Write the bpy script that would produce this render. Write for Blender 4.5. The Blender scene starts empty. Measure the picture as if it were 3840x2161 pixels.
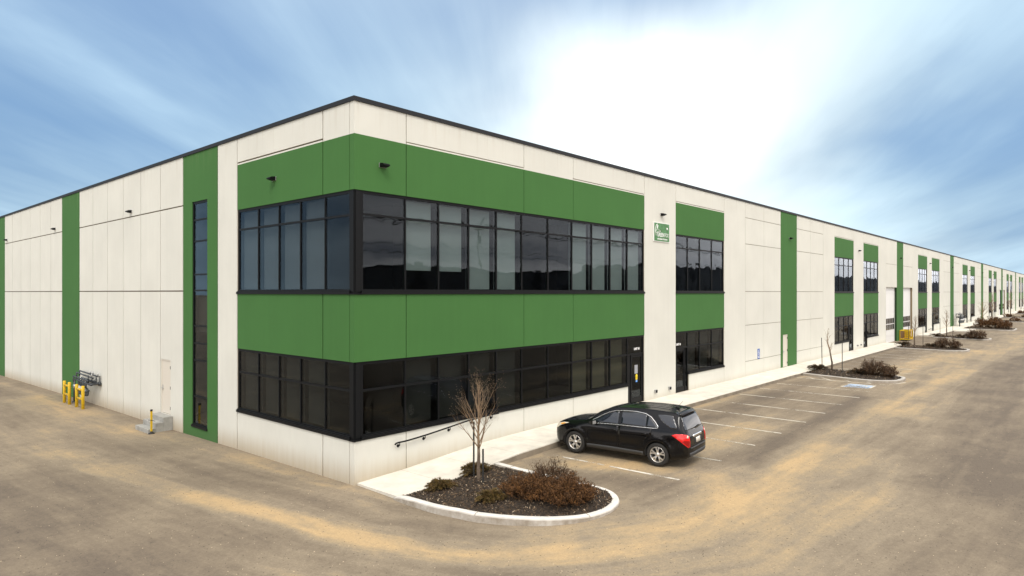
import bpy, bmesh, math, random
from mathutils import Vector, Matrix, noise
from mathutils.bvhtree import BVHTree
random.seed(7)
R = math.radians
scene = bpy.context.scene
COL = scene.collection

# ------------------------------------------------------------------ camera
cd = bpy.data.cameras.new('camera'); cam = bpy.data.objects.new('camera', cd); COL.objects.link(cam)
cam.location = (-10.2445, -14.7572, 4.8)
cam.rotation_euler = (R(90), 0, R(-48.372))
cd.lens = 22.927; cd.sensor_width = 36; cd.shift_y = 0.00427
cd.clip_start = 0.1; cd.clip_end = 4000
scene.camera = cam

# ------------------------------------------------------------------ sky and sun
SUN_EL, SUN_AZ = 58, 20            # azimuth of the light source, degrees counter-clockwise from +X
world = bpy.data.worlds.new('World'); scene.world = world
world.use_nodes = True
wn = world.node_tree; wn.nodes.clear()
def N(nt, t, **kw):
    n = nt.nodes.new(t)
    for k, v in kw.items():
        if k == 'inp':
            for a, b in v.items(): n.inputs[a].default_value = b
        else: setattr(n, k, v)
    return n
def build_sky():
    nt = wn; L = nt.links.new
    def M(op, a, b=None, c=None, clamp=False):
        n = nt.nodes.new('ShaderNodeMath'); n.operation = op; n.use_clamp = clamp
        for i, x in enumerate((a, b, c)):
            if x is None: continue
            if isinstance(x, (int, float)): n.inputs[i].default_value = x
            else: L(x, n.inputs[i])
        return n.outputs[0]
    def dot(vec, d):
        n = nt.nodes.new('ShaderNodeVectorMath'); n.operation = 'DOT_PRODUCT'
        L(vec, n.inputs[0]); n.inputs[1].default_value = d; return n.outputs['Value']
    def sstep(x, a, b):
        n = nt.nodes.new('ShaderNodeMapRange'); n.interpolation_type = 'SMOOTHSTEP'
        L(x, n.inputs[0]); n.inputs[1].default_value = a; n.inputs[2].default_value = b; return n.outputs[0]
    tc = nt.nodes.new('ShaderNodeTexCoord')
    nrm = nt.nodes.new('ShaderNodeVectorMath'); nrm.operation = 'NORMALIZE'; L(tc.outputs['Generated'], nrm.inputs[0]); D = nrm.outputs[0]
    sky = N(nt, 'ShaderNodeTexSky', sky_type='NISHITA', sun_disc=False, sun_elevation=R(SUN_EL),
            sun_rotation=R(90 - SUN_AZ), air_density=1.0, dust_density=1.2, ozone_density=1.5)
    # wind direction of the cloud bands (horizontal)
    wa = R(41.63 - 7.4); wx, wy = math.cos(wa), math.sin(wa)
    z = dot(D, (0, 0, 1)); zz = M('ADD', M('MAXIMUM', z, 0.0), 0.16)
    al = M('DIVIDE', dot(D, (wx, wy, 0)), zz); ac = M('DIVIDE', dot(D, (wy, -wx, 0)), zz)
    def cloud(sa, sc, scale, detail, rough, seed, dist=0.0):
        cv = nt.nodes.new('ShaderNodeCombineXYZ'); L(M('MULTIPLY', al, sa), cv.inputs[0]); L(M('MULTIPLY', ac, sc), cv.inputs[1]); cv.inputs[2].default_value = seed
        n = N(nt, 'ShaderNodeTexNoise', inp={'Scale': scale, 'Detail': detail, 'Roughness': rough, 'Distortion': dist}); L(cv.outputs[0], n.inputs['Vector']); return n.outputs['Fac']
    n1 = cloud(0.45, 0.75, 1.15, 4, 0.45, 3.1, 0.25)
    n2 = cloud(0.26, 1.15, 1.3, 5, 0.5, 8.7, 0.2)
    n3 = cloud(0.5, 2.6, 1.5, 6, 0.6, 1.7, 0.5)
    streak = M('ADD', M('ADD', M('MULTIPLY', n1, 0.54), M('MULTIPLY', n2, 0.32)), M('MULTIPLY', n3, 0.14))
    wv = nt.nodes.new('ShaderNodeCombineXYZ'); L(M('MULTIPLY', al, 0.5), wv.inputs[0]); L(ac, wv.inputs[1])
    wn_ = N(nt, 'ShaderNodeTexNoise', inp={'Scale': 0.9, 'Detail': 4, 'Roughness': 0.5}); L(wv.outputs[0], wn_.inputs['Vector'])
    ws = nt.nodes.new('ShaderNodeVectorMath'); ws.operation = 'SUBTRACT'; L(wn_.outputs['Color'], ws.inputs[0]); ws.inputs[1].default_value = (.5, .5, .5)
    w2 = nt.nodes.new('ShaderNodeVectorMath'); w2.operation = 'SCALE'; L(ws.outputs[0], w2.inputs[0]); w2.inputs['Scale'].default_value = 0.42
    w3 = nt.nodes.new('ShaderNodeVectorMath'); w3.operation = 'ADD'; L(D, w3.inputs[0]); L(w2.outputs[0], w3.inputs[1])
    w4 = nt.nodes.new('ShaderNodeVectorMath'); w4.operation = 'NORMALIZE'; L(w3.outputs[0], w4.inputs[0]); DW = w4.outputs[0]
    def lobe(az, el, k):
        d = (math.cos(R(az)) * math.cos(R(el)), math.sin(R(az)) * math.cos(R(el)), math.sin(R(el)))
        return M('POWER', M('MAXIMUM', dot(DW if k > 5 else D, d), 0.0), k)
    glow = lobe(30, 10.5, 36)          # the bright thin cloud in front of the sun
    glow2 = lobe(40, 44, 20)
    bl1 = lobe(74, 17, 42)           # clearer patches
    bl2 = lobe(6, 10.5, 130)
    bl3 = lobe(31, 27.5, 220)
    horizon = sstep(z, 0.42, 0.0)
    base = M('ADD', M('MULTIPLY', streak, 2.1), -0.74)
    a = M('ADD', base, M('MULTIPLY', glow, 0.62))
    a = M('ADD', a, M('MULTIPLY', glow2, 0.08))
    a = M('ADD', a, M('MULTIPLY', horizon, 0.5))
    a = M('ADD', a, M('MULTIPLY', lobe(0, 90, 3.0), 0.5))
    a = M('SUBTRACT', a, M('MULTIPLY', bl1, 0.30))
    a = M('SUBTRACT', a, M('MULTIPLY', bl2, 0.42))
    a = M('SUBTRACT', a, M('MULTIPLY', bl3, 0.40))
    a = M('ADD', a, M('MULTIPLY', lobe(14, 19, 70), 0.40))
    mask = sstep(a, -0.05, 1.0)
    # cloud colour: cool white, grey and warm far from the glow
    behind = M('MAXIMUM', sstep(dot(D, (math.cos(R(41.6)), math.sin(R(41.6)), 0)), 0.25, -0.35), sstep(dot(D, (0, -1, 0)), -0.02, 0.12))
    cc = nt.nodes.new('ShaderNodeMix'); cc.data_type = 'RGBA'; L(behind, cc.inputs[0])
    cc.inputs[6].default_value = (4.7, 6.4, 7.5, 1); cc.inputs[7].default_value = (21.0, 19.8, 19.0, 1)
    blue = nt.nodes.new('ShaderNodeMix'); blue.data_type = 'RGBA'; blue.inputs[0].default_value = 0.88
    L(sky.outputs[0], blue.inputs[6]); blue.inputs[7].default_value = (1.30, 2.75, 5.0, 1)
    csc = nt.nodes.new('ShaderNodeVectorMath'); csc.operation = 'SCALE'; L(cc.outputs[2], csc.inputs[0]); L(M('ADD', M('MULTIPLY', streak, 1.3), 0.33), csc.inputs['Scale'])
    mx = nt.nodes.new('ShaderNodeMix'); mx.data_type = 'RGBA'
    L(mask, mx.inputs[0]); L(blue.outputs[2], mx.inputs[6]); L(csc.outputs[0], mx.inputs[7])
    # glow adds on top
    gl = nt.nodes.new('ShaderNodeMix'); gl.data_type = 'RGBA'; gl.blend_type = 'ADD'; gl.inputs[0].default_value = 1
    gs = nt.nodes.new('ShaderNodeVectorMath'); gs.operation = 'SCALE'; gs.inputs[0].default_value = (5.5, 4.5, 3.5)
    L(M('ADD', M('MULTIPLY', glow, mask), M('MULTIPLY', lobe(0, 90, 2.5), 1.3)), gs.inputs['Scale'])
    L(mx.outputs[2], gl.inputs[6]); L(gs.outputs[0], gl.inputs[7])
    bg = N(nt, 'ShaderNodeBackground'); bg.inputs['Strength'].default_value = 0.1
    L(gl.outputs[2], bg.inputs['Color'])
    out = nt.nodes.new('ShaderNodeOutputWorld'); L(bg.outputs[0], out.inputs[0])
build_sky()
sd = bpy.data.lights.new('sun', 'SUN'); sun = bpy.data.objects.new('sun', sd); COL.objects.link(sun)
sd.energy = 1.45; sd.angle = R(18); sd.color = (1.0, 0.95, 0.87)
LAMP_EL, LAMP_AZ = 50, 222
sun.rotation_euler = (R(90 - LAMP_EL), 0, R(LAMP_AZ + 90))
sun.location = (0, 0, 60)
scene.render.engine = 'CYCLES'
scene.view_settings.view_transform = 'Standard'; scene.view_settings.look = 'None'
scene.view_settings.exposure = 0.32; scene.view_settings.gamma = 1

# ------------------------------------------------------------------ materials
def mat(name, col, rough=0.7, metal=0.0, var=0.0, vscale=3.0, bump=0.0, bscale=40.0, col2=None, spec=0.5, coat=0.0, speck=None):
    m = bpy.data.materials.new(name); m.use_nodes = True; nt = m.node_tree; L = nt.links.new
    b = nt.nodes['Principled BSDF']
    b.inputs['Base Color'].default_value = (*col, 1); b.inputs['Roughness'].default_value = rough
    b.inputs['Metallic'].default_value = metal; b.inputs['Specular IOR Level'].default_value = spec
    b.inputs['Coat Weight'].default_value = coat
    tc = nt.nodes.new('ShaderNodeTexCoord')
    last = None
    if var or col2:
        n = N(nt, 'ShaderNodeTexNoise', inp={'Scale': vscale, 'Detail': 6, 'Roughness': 0.6}); L(tc.outputs['Object'], n.inputs['Vector'])
        r = nt.nodes.new('ShaderNodeValToRGB'); L(n.outputs['Fac'], r.inputs[0])
        c2 = col2 or tuple(c * (1 - var) for c in col)
        r.color_ramp.elements[0].position = 0.32; r.color_ramp.elements[1].position = 0.68
        r.color_ramp.elements[0].color = (*c2, 1); r.color_ramp.elements[1].color = (*[min(1, c * (1 + (0 if col2 else var * .5))) for c in col], 1)
        L(r.outputs[0], b.inputs['Base Color']); last = r.outputs[0]
    if bump:
        n2 = N(nt, 'ShaderNodeTexNoise', inp={'Scale': bscale, 'Detail': 4}); L(tc.outputs['Object'], n2.inputs['Vector'])
        bp = N(nt, 'ShaderNodeBump', inp={'Strength': bump, 'Distance': 0.02}); L(n2.outputs['Fac'], bp.inputs['Height']); L(bp.outputs[0], b.inputs['Normal'])
    return m

def wall_mat(name, col, dirt=(0.36, 0.28, 0.17), dirtamt=1.0):
    m = bpy.data.materials.new(name); m.use_nodes = True; nt = m.node_tree; L = nt.links.new
    b = nt.nodes['Principled BSDF']; b.inputs['Roughness'].default_value = 0.88; b.inputs['Specular IOR Level'].default_value = 0.25
    tc = nt.nodes.new('ShaderNodeTexCoord'); sx = nt.nodes.new('ShaderNodeSeparateXYZ'); L(tc.outputs['Object'], sx.inputs[0])
    # cloudy paint variation plus rain streaks running down
    n1 = N(nt, 'ShaderNodeTexNoise', inp={'Scale': 0.45, 'Detail': 5, 'Roughness': 0.55}); L(tc.outputs['Object'], n1.inputs['Vector'])
    mp = nt.nodes.new('ShaderNodeMapping'); mp.inputs['Scale'].default_value = (5, 5, 0.22); L(tc.outputs['Object'], mp.inputs[0])
    n2 = N(nt, 'ShaderNodeTexNoise', inp={'Scale': 1.0, 'Detail': 6, 'Roughness': 0.65}); L(mp.outputs[0], n2.inputs['Vector'])
    n3 = N(nt, 'ShaderNodeTexNoise', inp={'Scale': 55, 'Detail': 3, 'Roughness': 0.7}); L(tc.outputs['Object'], n3.inputs['Vector'])
    def M(op, a, b_=None, clamp=False):
        n = nt.nodes.new('ShaderNodeMath'); n.operation = op; n.use_clamp = clamp
        for i, x in enumerate((a, b_)):
            if x is None: continue
            if isinstance(x, (int, float)): n.inputs[i].default_value = x
            else: L(x, n.inputs[i])
        return n.outputs[0]
    v = M('ADD', M('MULTIPLY', n1.outputs['Fac'], 0.22), M('MULTIPLY', n2.outputs['Fac'], 0.10))
    v = M('ADD', v, M('MULTIPLY', n3.outputs['Fac'], 0.12)); v = M('ADD', v, 0.78)
    cs = nt.nodes.new('ShaderNodeVectorMath'); cs.operation = 'SCALE'; cs.inputs[0].default_value = col; L(v, cs.inputs['Scale'])
    # splashed dirt along the foot of the wall and water marks under the coping
    foot = nt.nodes.new('ShaderNodeMapRange'); foot.interpolation_type = 'SMOOTHSTEP'
    # wall foot sinks with the ground towards +Y on the gable side
    fy = nt.nodes.new('ShaderNodeMapRange'); L(sx.outputs['Y'], fy.inputs[0]); fy.inputs[1].default_value = 0.5; fy.inputs[2].default_value = 42; fy.inputs[3].default_value = 0.0; fy.inputs[4].default_value = -0.6
    zr = M('SUBTRACT', sx.outputs['Z'], fy.outputs[0])
    L(M('ADD', zr, M('MULTIPLY', n2.outputs['Fac'], -0.5)), foot.inputs[0]); foot.inputs[1].default_value = 0.15; foot.inputs[2].default_value = -0.75
    top = nt.nodes.new('ShaderNodeMapRange'); L(sx.outputs['Z'], top.inputs[0]); top.inputs[1].default_value = 8.9; top.inputs[2].default_value = 9.95
    st = M('MULTIPLY', top.outputs[0], M('MULTIPLY', M('SUBTRACT', n2.outputs['Fac'], 0.50, True), 1.4))
    mx = nt.nodes.new('ShaderNodeMix'); mx.data_type = 'RGBA'; L(M('MULTIPLY', foot.outputs[0], 0.75 * dirtamt), mx.inputs[0]); L(cs.outputs[0], mx.inputs[6]); mx.inputs[7].default_value = (*dirt, 1)
    mx2 = nt.nodes.new('ShaderNodeMix'); mx2.data_type = 'RGBA'; L(M('MULTIPLY', st, dirtamt), mx2.inputs[0]); L(mx.outputs[2], mx2.inputs[6]); mx2.inputs[7].default_value = (0.33, 0.27, 0.19, 1)
    L(mx2.outputs[2], b.inputs['Base Color'])
    bp = N(nt, 'ShaderNodeBump', inp={'Strength': 0.22, 'Distance': 0.012}); L(n3.outputs['Fac'], bp.inputs['Height']); L(bp.outputs[0], b.inputs['Normal'])
    return m

def glass_mat(name, trans=(0.70, 0.73, 0.72), f0=0.021, wob=0.010):
    m = bpy.data.materials.new(name); m.use_nodes = True; nt = m.node_tree; L = nt.links.new; nt.nodes.clear()
    tr = N(nt, 'ShaderNodeBsdfTransparent'); tr.inputs[0].default_value = (*trans, 1)
    gl = N(nt, 'ShaderNodeBsdfGlossy'); gl.inputs['Roughness'].default_value = 0.015; gl.inputs['Color'].default_value = (0.78, 0.84, 0.93, 1)
    # two-sided Schlick reflectance so both faces of the pane behave alike
    geo = nt.nodes.new('ShaderNodeNewGeometry'); dp = nt.nodes.new('ShaderNodeVectorMath'); dp.operation = 'DOT_PRODUCT'; L(geo.outputs['Incoming'], dp.inputs[0]); L(geo.outputs['Normal'], dp.inputs[1])
    def M(op, a, b=None):
        n_ = nt.nodes.new('ShaderNodeMath'); n_.operation = op
        for i, x in enumerate((a, b)):
            if x is None: continue
            if isinstance(x, (int, float)): n_.inputs[i].default_value = x
            else: L(x, n_.inputs[i])
        return n_.outputs[0]
    fre = M('ADD', M('MULTIPLY', M('POWER', M('SUBTRACT', 1.0, M('ABSOLUTE', dp.outputs['Value'])), 5.0), 1-f0), f0)
    tc = nt.nodes.new('ShaderNodeTexCoord'); n = N(nt, 'ShaderNodeTexNoise', inp={'Scale': 0.9, 'Detail': 1.5}); L(tc.outputs['Object'], n.inputs['Vector'])
    bp = N(nt, 'ShaderNodeBump', inp={'Strength': wob, 'Distance': 1.0}); L(n.outputs['Fac'], bp.inputs['Height'])
    L(bp.outputs[0], gl.inputs['Normal'])
    mx = nt.nodes.new('ShaderNodeMixShader'); L(fre, mx.inputs[0]); L(tr.outputs[0], mx.inputs[1]); L(gl.outputs[0], mx.inputs[2])
    out = nt.nodes.new('ShaderNodeOutputMaterial'); L(mx.outputs[0], out.inputs[0])
    return m

def ground_mat():
    m = bpy.data.materials.new('dusty_asphalt'); m.use_nodes = True; nt = m.node_tree; L = nt.links.new
    b = nt.nodes['Principled BSDF']; b.inputs['Roughness'].default_value = 0.92; b.inputs['Specular IOR Level'].default_value = 0.2
    tc = nt.nodes.new('ShaderNodeTexCoord'); P = tc.outputs['Object']
    def M(op, a, b_=None, clamp=False):
        n = nt.nodes.new('ShaderNodeMath'); n.operation = op; n.use_clamp = clamp
        for i, x in enumerate((a, b_)):
            if x is None: continue
            if isinstance(x, (int, float)): n.inputs[i].default_value = x
            else: L(x, n.inputs[i])
        return n.outputs[0]
    def noise(scale, detail=5, rough=0.6, vec=None, dist=0):
        n = N(nt, 'ShaderNodeTexNoise', inp={'Scale': scale, 'Detail': detail, 'Roughness': rough, 'Distortion': dist}); L(vec or P, n.inputs['Vector']); return n.outputs['Fac']
    def sst(x, a, b_):
        n = nt.nodes.new('ShaderNodeMapRange'); n.interpolation_type = 'SMOOTHSTEP'; L(x, n.inputs[0]); n.inputs[1].default_value = a; n.inputs[2].default_value = b_; return n.outputs[0]
    def attr(nm):
        n = nt.nodes.new('ShaderNodeAttribute'); n.attribute_name = nm; return n.outputs['Fac']
    # wheel-track streaks: 'along' follows the lane (across-lane coordinate stored on the mesh)
    ac = attr('across'); al = attr('along')
    cv = nt.nodes.new('ShaderNodeCombineXYZ'); L(M('MULTIPLY', ac, 1.1), cv.inputs[0]); L(M('MULTIPLY', al, 0.13), cv.inputs[1])
    s1 = noise(1.0, 6, 0.6, cv.outputs[0], 0.6)
    cv2 = nt.nodes.new('ShaderNodeCombineXYZ'); L(M('MULTIPLY', ac, 4.0), cv2.inputs[0]); L(M('MULTIPLY', al, 0.5), cv2.inputs[1])
    s2 = noise(1.0, 5, 0.65, cv2.outputs[0], 0.4)
    n1 = noise(0.35, 6, 0.62); n2 = noise(2.2, 6, 0.7); n3 = noise(30, 4, 0.75); n4 = noise(11, 5, 0.75)
    sand = attr('sand')
    k = M('ADD', sand, M('MULTIPLY', M('SUBTRACT', s1, 0.5), 0.85))
    k = M('ADD', k, M('MULTIPLY', M('SUBTRACT', s2, 0.5), 0.40))
    k = M('ADD', k, M('MULTIPLY', M('SUBTRACT', n1, 0.5), 0.75))
    k = M('ADD', k, M('MULTIPLY', M('SUBTRACT', n2, 0.5), 0.45))
    k = M('ADD', k, M('MULTIPLY', M('SUBTRACT', n4, 0.5), 0.25))
    ramp = nt.nodes.new('ShaderNodeValToRGB'); L(k, ramp.inputs[0]); e = ramp.color_ramp.elements
    e[0].position = 0.05; e[0].color = (0.128, 0.103, 0.077, 1)
    e[1].position = 0.95; e[1].color = (0.41, 0.295, 0.160, 1)
    for p, c in ((0.30, (0.180, 0.145, 0.103)), (0.52, (0.233, 0.190, 0.133)), (0.72, (0.305, 0.236, 0.146))):
        x = ramp.color_ramp.elements.new(p); x.color = (*c, 1)
    n5 = noise(90, 2, 0.6)
    g = M('ADD', M('ADD', M('MULTIPLY', n3, 0.75), M('MULTIPLY', n5, 0.45)), 0.40)
    g = M('MULTIPLY', g, M('ADD', M('MULTIPLY', n4, 0.3), 0.85))
    # scattered darker stones
    vo = N(nt, 'ShaderNodeTexVoronoi', inp={'Scale': 9.0, 'Randomness': 1.0}); L(P, vo.inputs['Vector'])
    sp = sst(vo.outputs['Distance'], 0.17, 0.10)
    vc = nt.nodes.new('ShaderNodeSeparateColor'); L(vo.outputs['Color'], vc.inputs[0])
    sp = M('MULTIPLY', sp, M('GREATER_THAN', vc.outputs[0], 0.72))
    g = M('MULTIPLY', g, M('SUBTRACT', 1.0, M('MULTIPLY', sp, 0.6)))
    sc = nt.nodes.new('ShaderNodeVectorMath'); sc.operation = 'SCALE'; L(ramp.outputs[0], sc.inputs[0]); L(g, sc.inputs['Scale'])
    L(sc.outputs[0], b.inputs['Base Color'])
    bp = N(nt, 'ShaderNodeBump', inp={'Strength': 0.45, 'Distance': 0.012}); L(n3, bp.inputs['Height']); L(bp.outputs[0], b.inputs['Normal'])
    return m

def paint_mat(name, col, wear=0.5, scale=5.0):
    m = bpy.data.materials.new(name); m.use_nodes = True; nt = m.node_tree; L = nt.links.new
    b = nt.nodes['Principled BSDF']; b.inputs['Roughness'].default_value = 0.85
    tc = nt.nodes.new('ShaderNodeTexCoord')
    n = N(nt, 'ShaderNodeTexNoise', inp={'Scale': scale, 'Detail': 8, 'Roughness': 0.75}); L(tc.outputs['Object'], n.inputs['Vector'])
    n2 = N(nt, 'ShaderNodeTexNoise', inp={'Scale': 0.6, 'Detail': 4}); L(tc.outputs['Object'], n2.inputs['Vector'])
    ad = nt.nodes.new('ShaderNodeMath'); ad.operation = 'ADD'; L(n.outputs['Fac'], ad.inputs[0]); L(n2.outputs['Fac'], ad.inputs[1])
    mr = nt.nodes.new('ShaderNodeMapRange'); L(ad.outputs[0], mr.inputs[0]); mr.inputs[1].default_value = wear * 2 - 0.12; mr.inputs[2].default_value = wear * 2 + 0.1
    b.inputs['Base Color'].default_value = (*col, 1)
    L(mr.outputs[0], b.inputs['Alpha'])
    return m

MT = {}
MT['cream'] = wall_mat('cream_concrete', (0.632, 0.626, 0.558))
MT['green'] = wall_mat('green_concrete', (0.052, 0.146, 0.038), (0.07, 0.10, 0.045), 0.4)
MT['joint'] = mat('joint_sealant', (0.12, 0.095, 0.06), 0.9)
MT['jointr'] = mat('tan_joint_sealant', (0.20, 0.155, 0.095), 0.9)
MT['gjoint'] = mat('green_joint_sealant', (0.012, 0.032, 0.010), 0.9)
MT['frame'] = mat('black_aluminium', (0.006, 0.0065, 0.007), 0.5, 0.0, spec=0.16)
MT['glass'] = glass_mat('tinted_glass')
MT['cap'] = mat('dark_metal_coping', (0.020, 0.021, 0.023), 0.6, 0.0, spec=0.2)
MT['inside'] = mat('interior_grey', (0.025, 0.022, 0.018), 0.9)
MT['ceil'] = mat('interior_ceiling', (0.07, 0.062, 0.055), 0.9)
MT['blind'] = mat('roller_blind', (0.36, 0.41, 0.41), 0.9)
MT['blindo'] = mat('olive_roller_blind', (0.105, 0.09, 0.055), 0.9)
MT['blindl'] = mat('grey_roller_blind', (0.15, 0.16, 0.175), 0.9)
MT['blindd'] = mat('dark_roller_blind', (0.028, 0.026, 0.022), 0.9)
MT['roof'] = mat('roof_membrane', (0.25, 0.25, 0.25), 0.9, var=0.2)
MT['ground'] = ground_mat()
MT['walk'] = mat('walkway_concrete', (0.63, 0.595, 0.51), 0.9, var=0.16, vscale=1.6, bump=0.2, bscale=90)
MT['kerb'] = mat('kerb_concrete', (0.62, 0.60, 0.55), 0.88, var=0.22, vscale=3.5, bump=0.35, bscale=50)
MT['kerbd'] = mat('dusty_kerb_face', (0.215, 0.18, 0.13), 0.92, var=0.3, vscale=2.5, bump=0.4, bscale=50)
MT['step'] = mat('step_concrete', (0.33, 0.325, 0.295), 0.9, var=0.25, vscale=3, bump=0.3, bscale=60)
MT['line'] = paint_mat('worn_white_paint', (0.56, 0.52, 0.43), 0.48)
MT['linex'] = paint_mat('very_worn_white_paint', (0.66, 0.62, 0.53), 0.53, 3.0)
MT['blue'] = paint_mat('worn_blue_paint', (0.33, 0.42, 0.54), 0.46, 9)
MT['soil'] = mat('mulch_soil', (0.028, 0.018, 0.010), 0.95, var=0.5, vscale=9, bump=1.0, bscale=30)
MT['chip1'] = mat('mulch_dark', (0.026, 0.017, 0.009), 0.9)
MT['chip2'] = mat('mulch_brown', (0.095, 0.060, 0.031), 0.9)
MT['chip3'] = mat('mulch_pale', (0.36, 0.28, 0.19), 0.9)
MT['bark'] = mat('bark', (0.13, 0.095, 0.065), 0.9, var=0.35, vscale=18, bump=0.6, bscale=60)
MT['twig'] = mat('twig_bark', (0.25, 0.17, 0.10), 0.9, var=0.3, vscale=8)
MT['dstem'] = mat('shrub_stem', (0.065, 0.032, 0.009), 0.9)
MT['stake'] = mat('dark_stake', (0.022, 0.022, 0.02), 0.7)
MT['leafb'] = mat('brown_leaf', (0.135, 0.055, 0.008), 0.9, col2=(0.038, 0.015, 0.003), vscale=7)
MT['leafb2'] = mat('dry_twiggy_leaf', (0.115, 0.062, 0.027), 0.9, col2=(0.035, 0.019, 0.010), vscale=7)
MT['jun'] = mat('juniper_green', (0.125, 0.082, 0.010), 0.85, col2=(0.032, 0.024, 0.006), vscale=9)
MT['jund'] = mat('dark_juniper', (0.045, 0.034, 0.012), 0.9, col2=(0.016, 0.012, 0.006), vscale=6)
MT['junb'] = mat('juniper_brown', (0.17, 0.085, 0.018), 0.85, col2=(0.04, 0.022, 0.010), vscale=9)
MT['yellow'] = mat('yellow_paint', (0.66, 0.43, 0.010), 0.5, var=0.15, vscale=6)
MT['yellowd'] = mat('scuffed_yellow_paint', (0.52, 0.33, 0.010), 0.55, var=0.35, vscale=5)
MT['black'] = mat('black_rubber', (0.012, 0.012, 0.012), 0.7)
MT['iron'] = mat('meter_grey_iron', (0.045, 0.05, 0.055), 0.45, 0.3, var=0.3, vscale=8)
MT['meter'] = mat('meter_housing', (0.085, 0.10, 0.11), 0.45, 0.2)
MT['steel'] = mat('galvanised_steel', (0.45, 0.45, 0.44), 0.45, 0.6)
MT['white'] = mat('white_paint', (0.80, 0.80, 0.78), 0.5)
MT['doorw'] = mat('white_door_paint', (0.62, 0.575, 0.49), 0.6)
MT['gdoor'] = mat('white_sectional_door', (0.80, 0.80, 0.77), 0.45, bump=0.05, bscale=90)
MT['gwin'] = mat('door_window', (0.06, 0.058, 0.055), 0.15)
MT['carp'] = mat('black_car_paint', (0.0035, 0.0035, 0.004), 0.16, 0.0, spec=0.3, coat=0.12)
MT['carg'] = mat('car_window', (0.009, 0.012, 0.017), 0.05, 0.0, spec=1.0)
MT['plast'] = mat('grey_plastic_cladding', (0.040, 0.041, 0.041), 0.55)
MT['chrome'] = mat('chrome_trim', (0.86, 0.86, 0.86), 0.16, 1.0)
MT['rim'] = mat('silver_alloy', (0.72, 0.70, 0.66), 0.28, 0.85)
MT['tyre'] = mat('tyre_rubber', (0.019, 0.018, 0.016), 0.8, var=0.3, vscale=14)
MT['red'] = mat('red_tail_light', (0.68, 0.005, 0.004), 0.18, spec=0.8)
MT['redd'] = mat('dark_red_lens', (0.26, 0.004, 0.004), 0.2)
MT['lamp'] = mat('clear_lens', (0.72, 0.66, 0.52), 0.2, spec=0.8)
MT['amber'] = mat('amber_lens', (0.75, 0.34, 0.02), 0.25)
MT['plate'] = mat('licence_plate', (0.78, 0.74, 0.66), 0.5)
MT['signg'] = mat('sign_green', (0.075, 0.25, 0.085), 0.5, col2=(0.035, 0.125, 0.022), vscale=5.0)
MT['sblue'] = mat('sign_blue', (0.03, 0.11, 0.40), 0.5)
MT['sblueg'] = mat('sticker_blue', (0.12, 0.32, 0.75), 0.5)
MT['sgrey'] = mat('paper_notice', (0.30, 0.31, 0.33), 0.7)
MT['syel'] = mat('sticker_yellow', (0.85, 0.62, 0.01), 0.5)
MT['tan'] = mat('tan_board', (0.50, 0.36, 0.20), 0.8)
MT['mesh'] = mat('brown_mesh_panel', (0.16, 0.085, 0.025), 0.7, var=0.3, vscale=4)
MT['farw'] = mat('far_warehouse_cladding', (0.16, 0.16, 0.165), 0.8, var=0.15, vscale=0.2)
MT['fard'] = mat('far_warehouse_dark', (0.05, 0.05, 0.055), 0.8)

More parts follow.
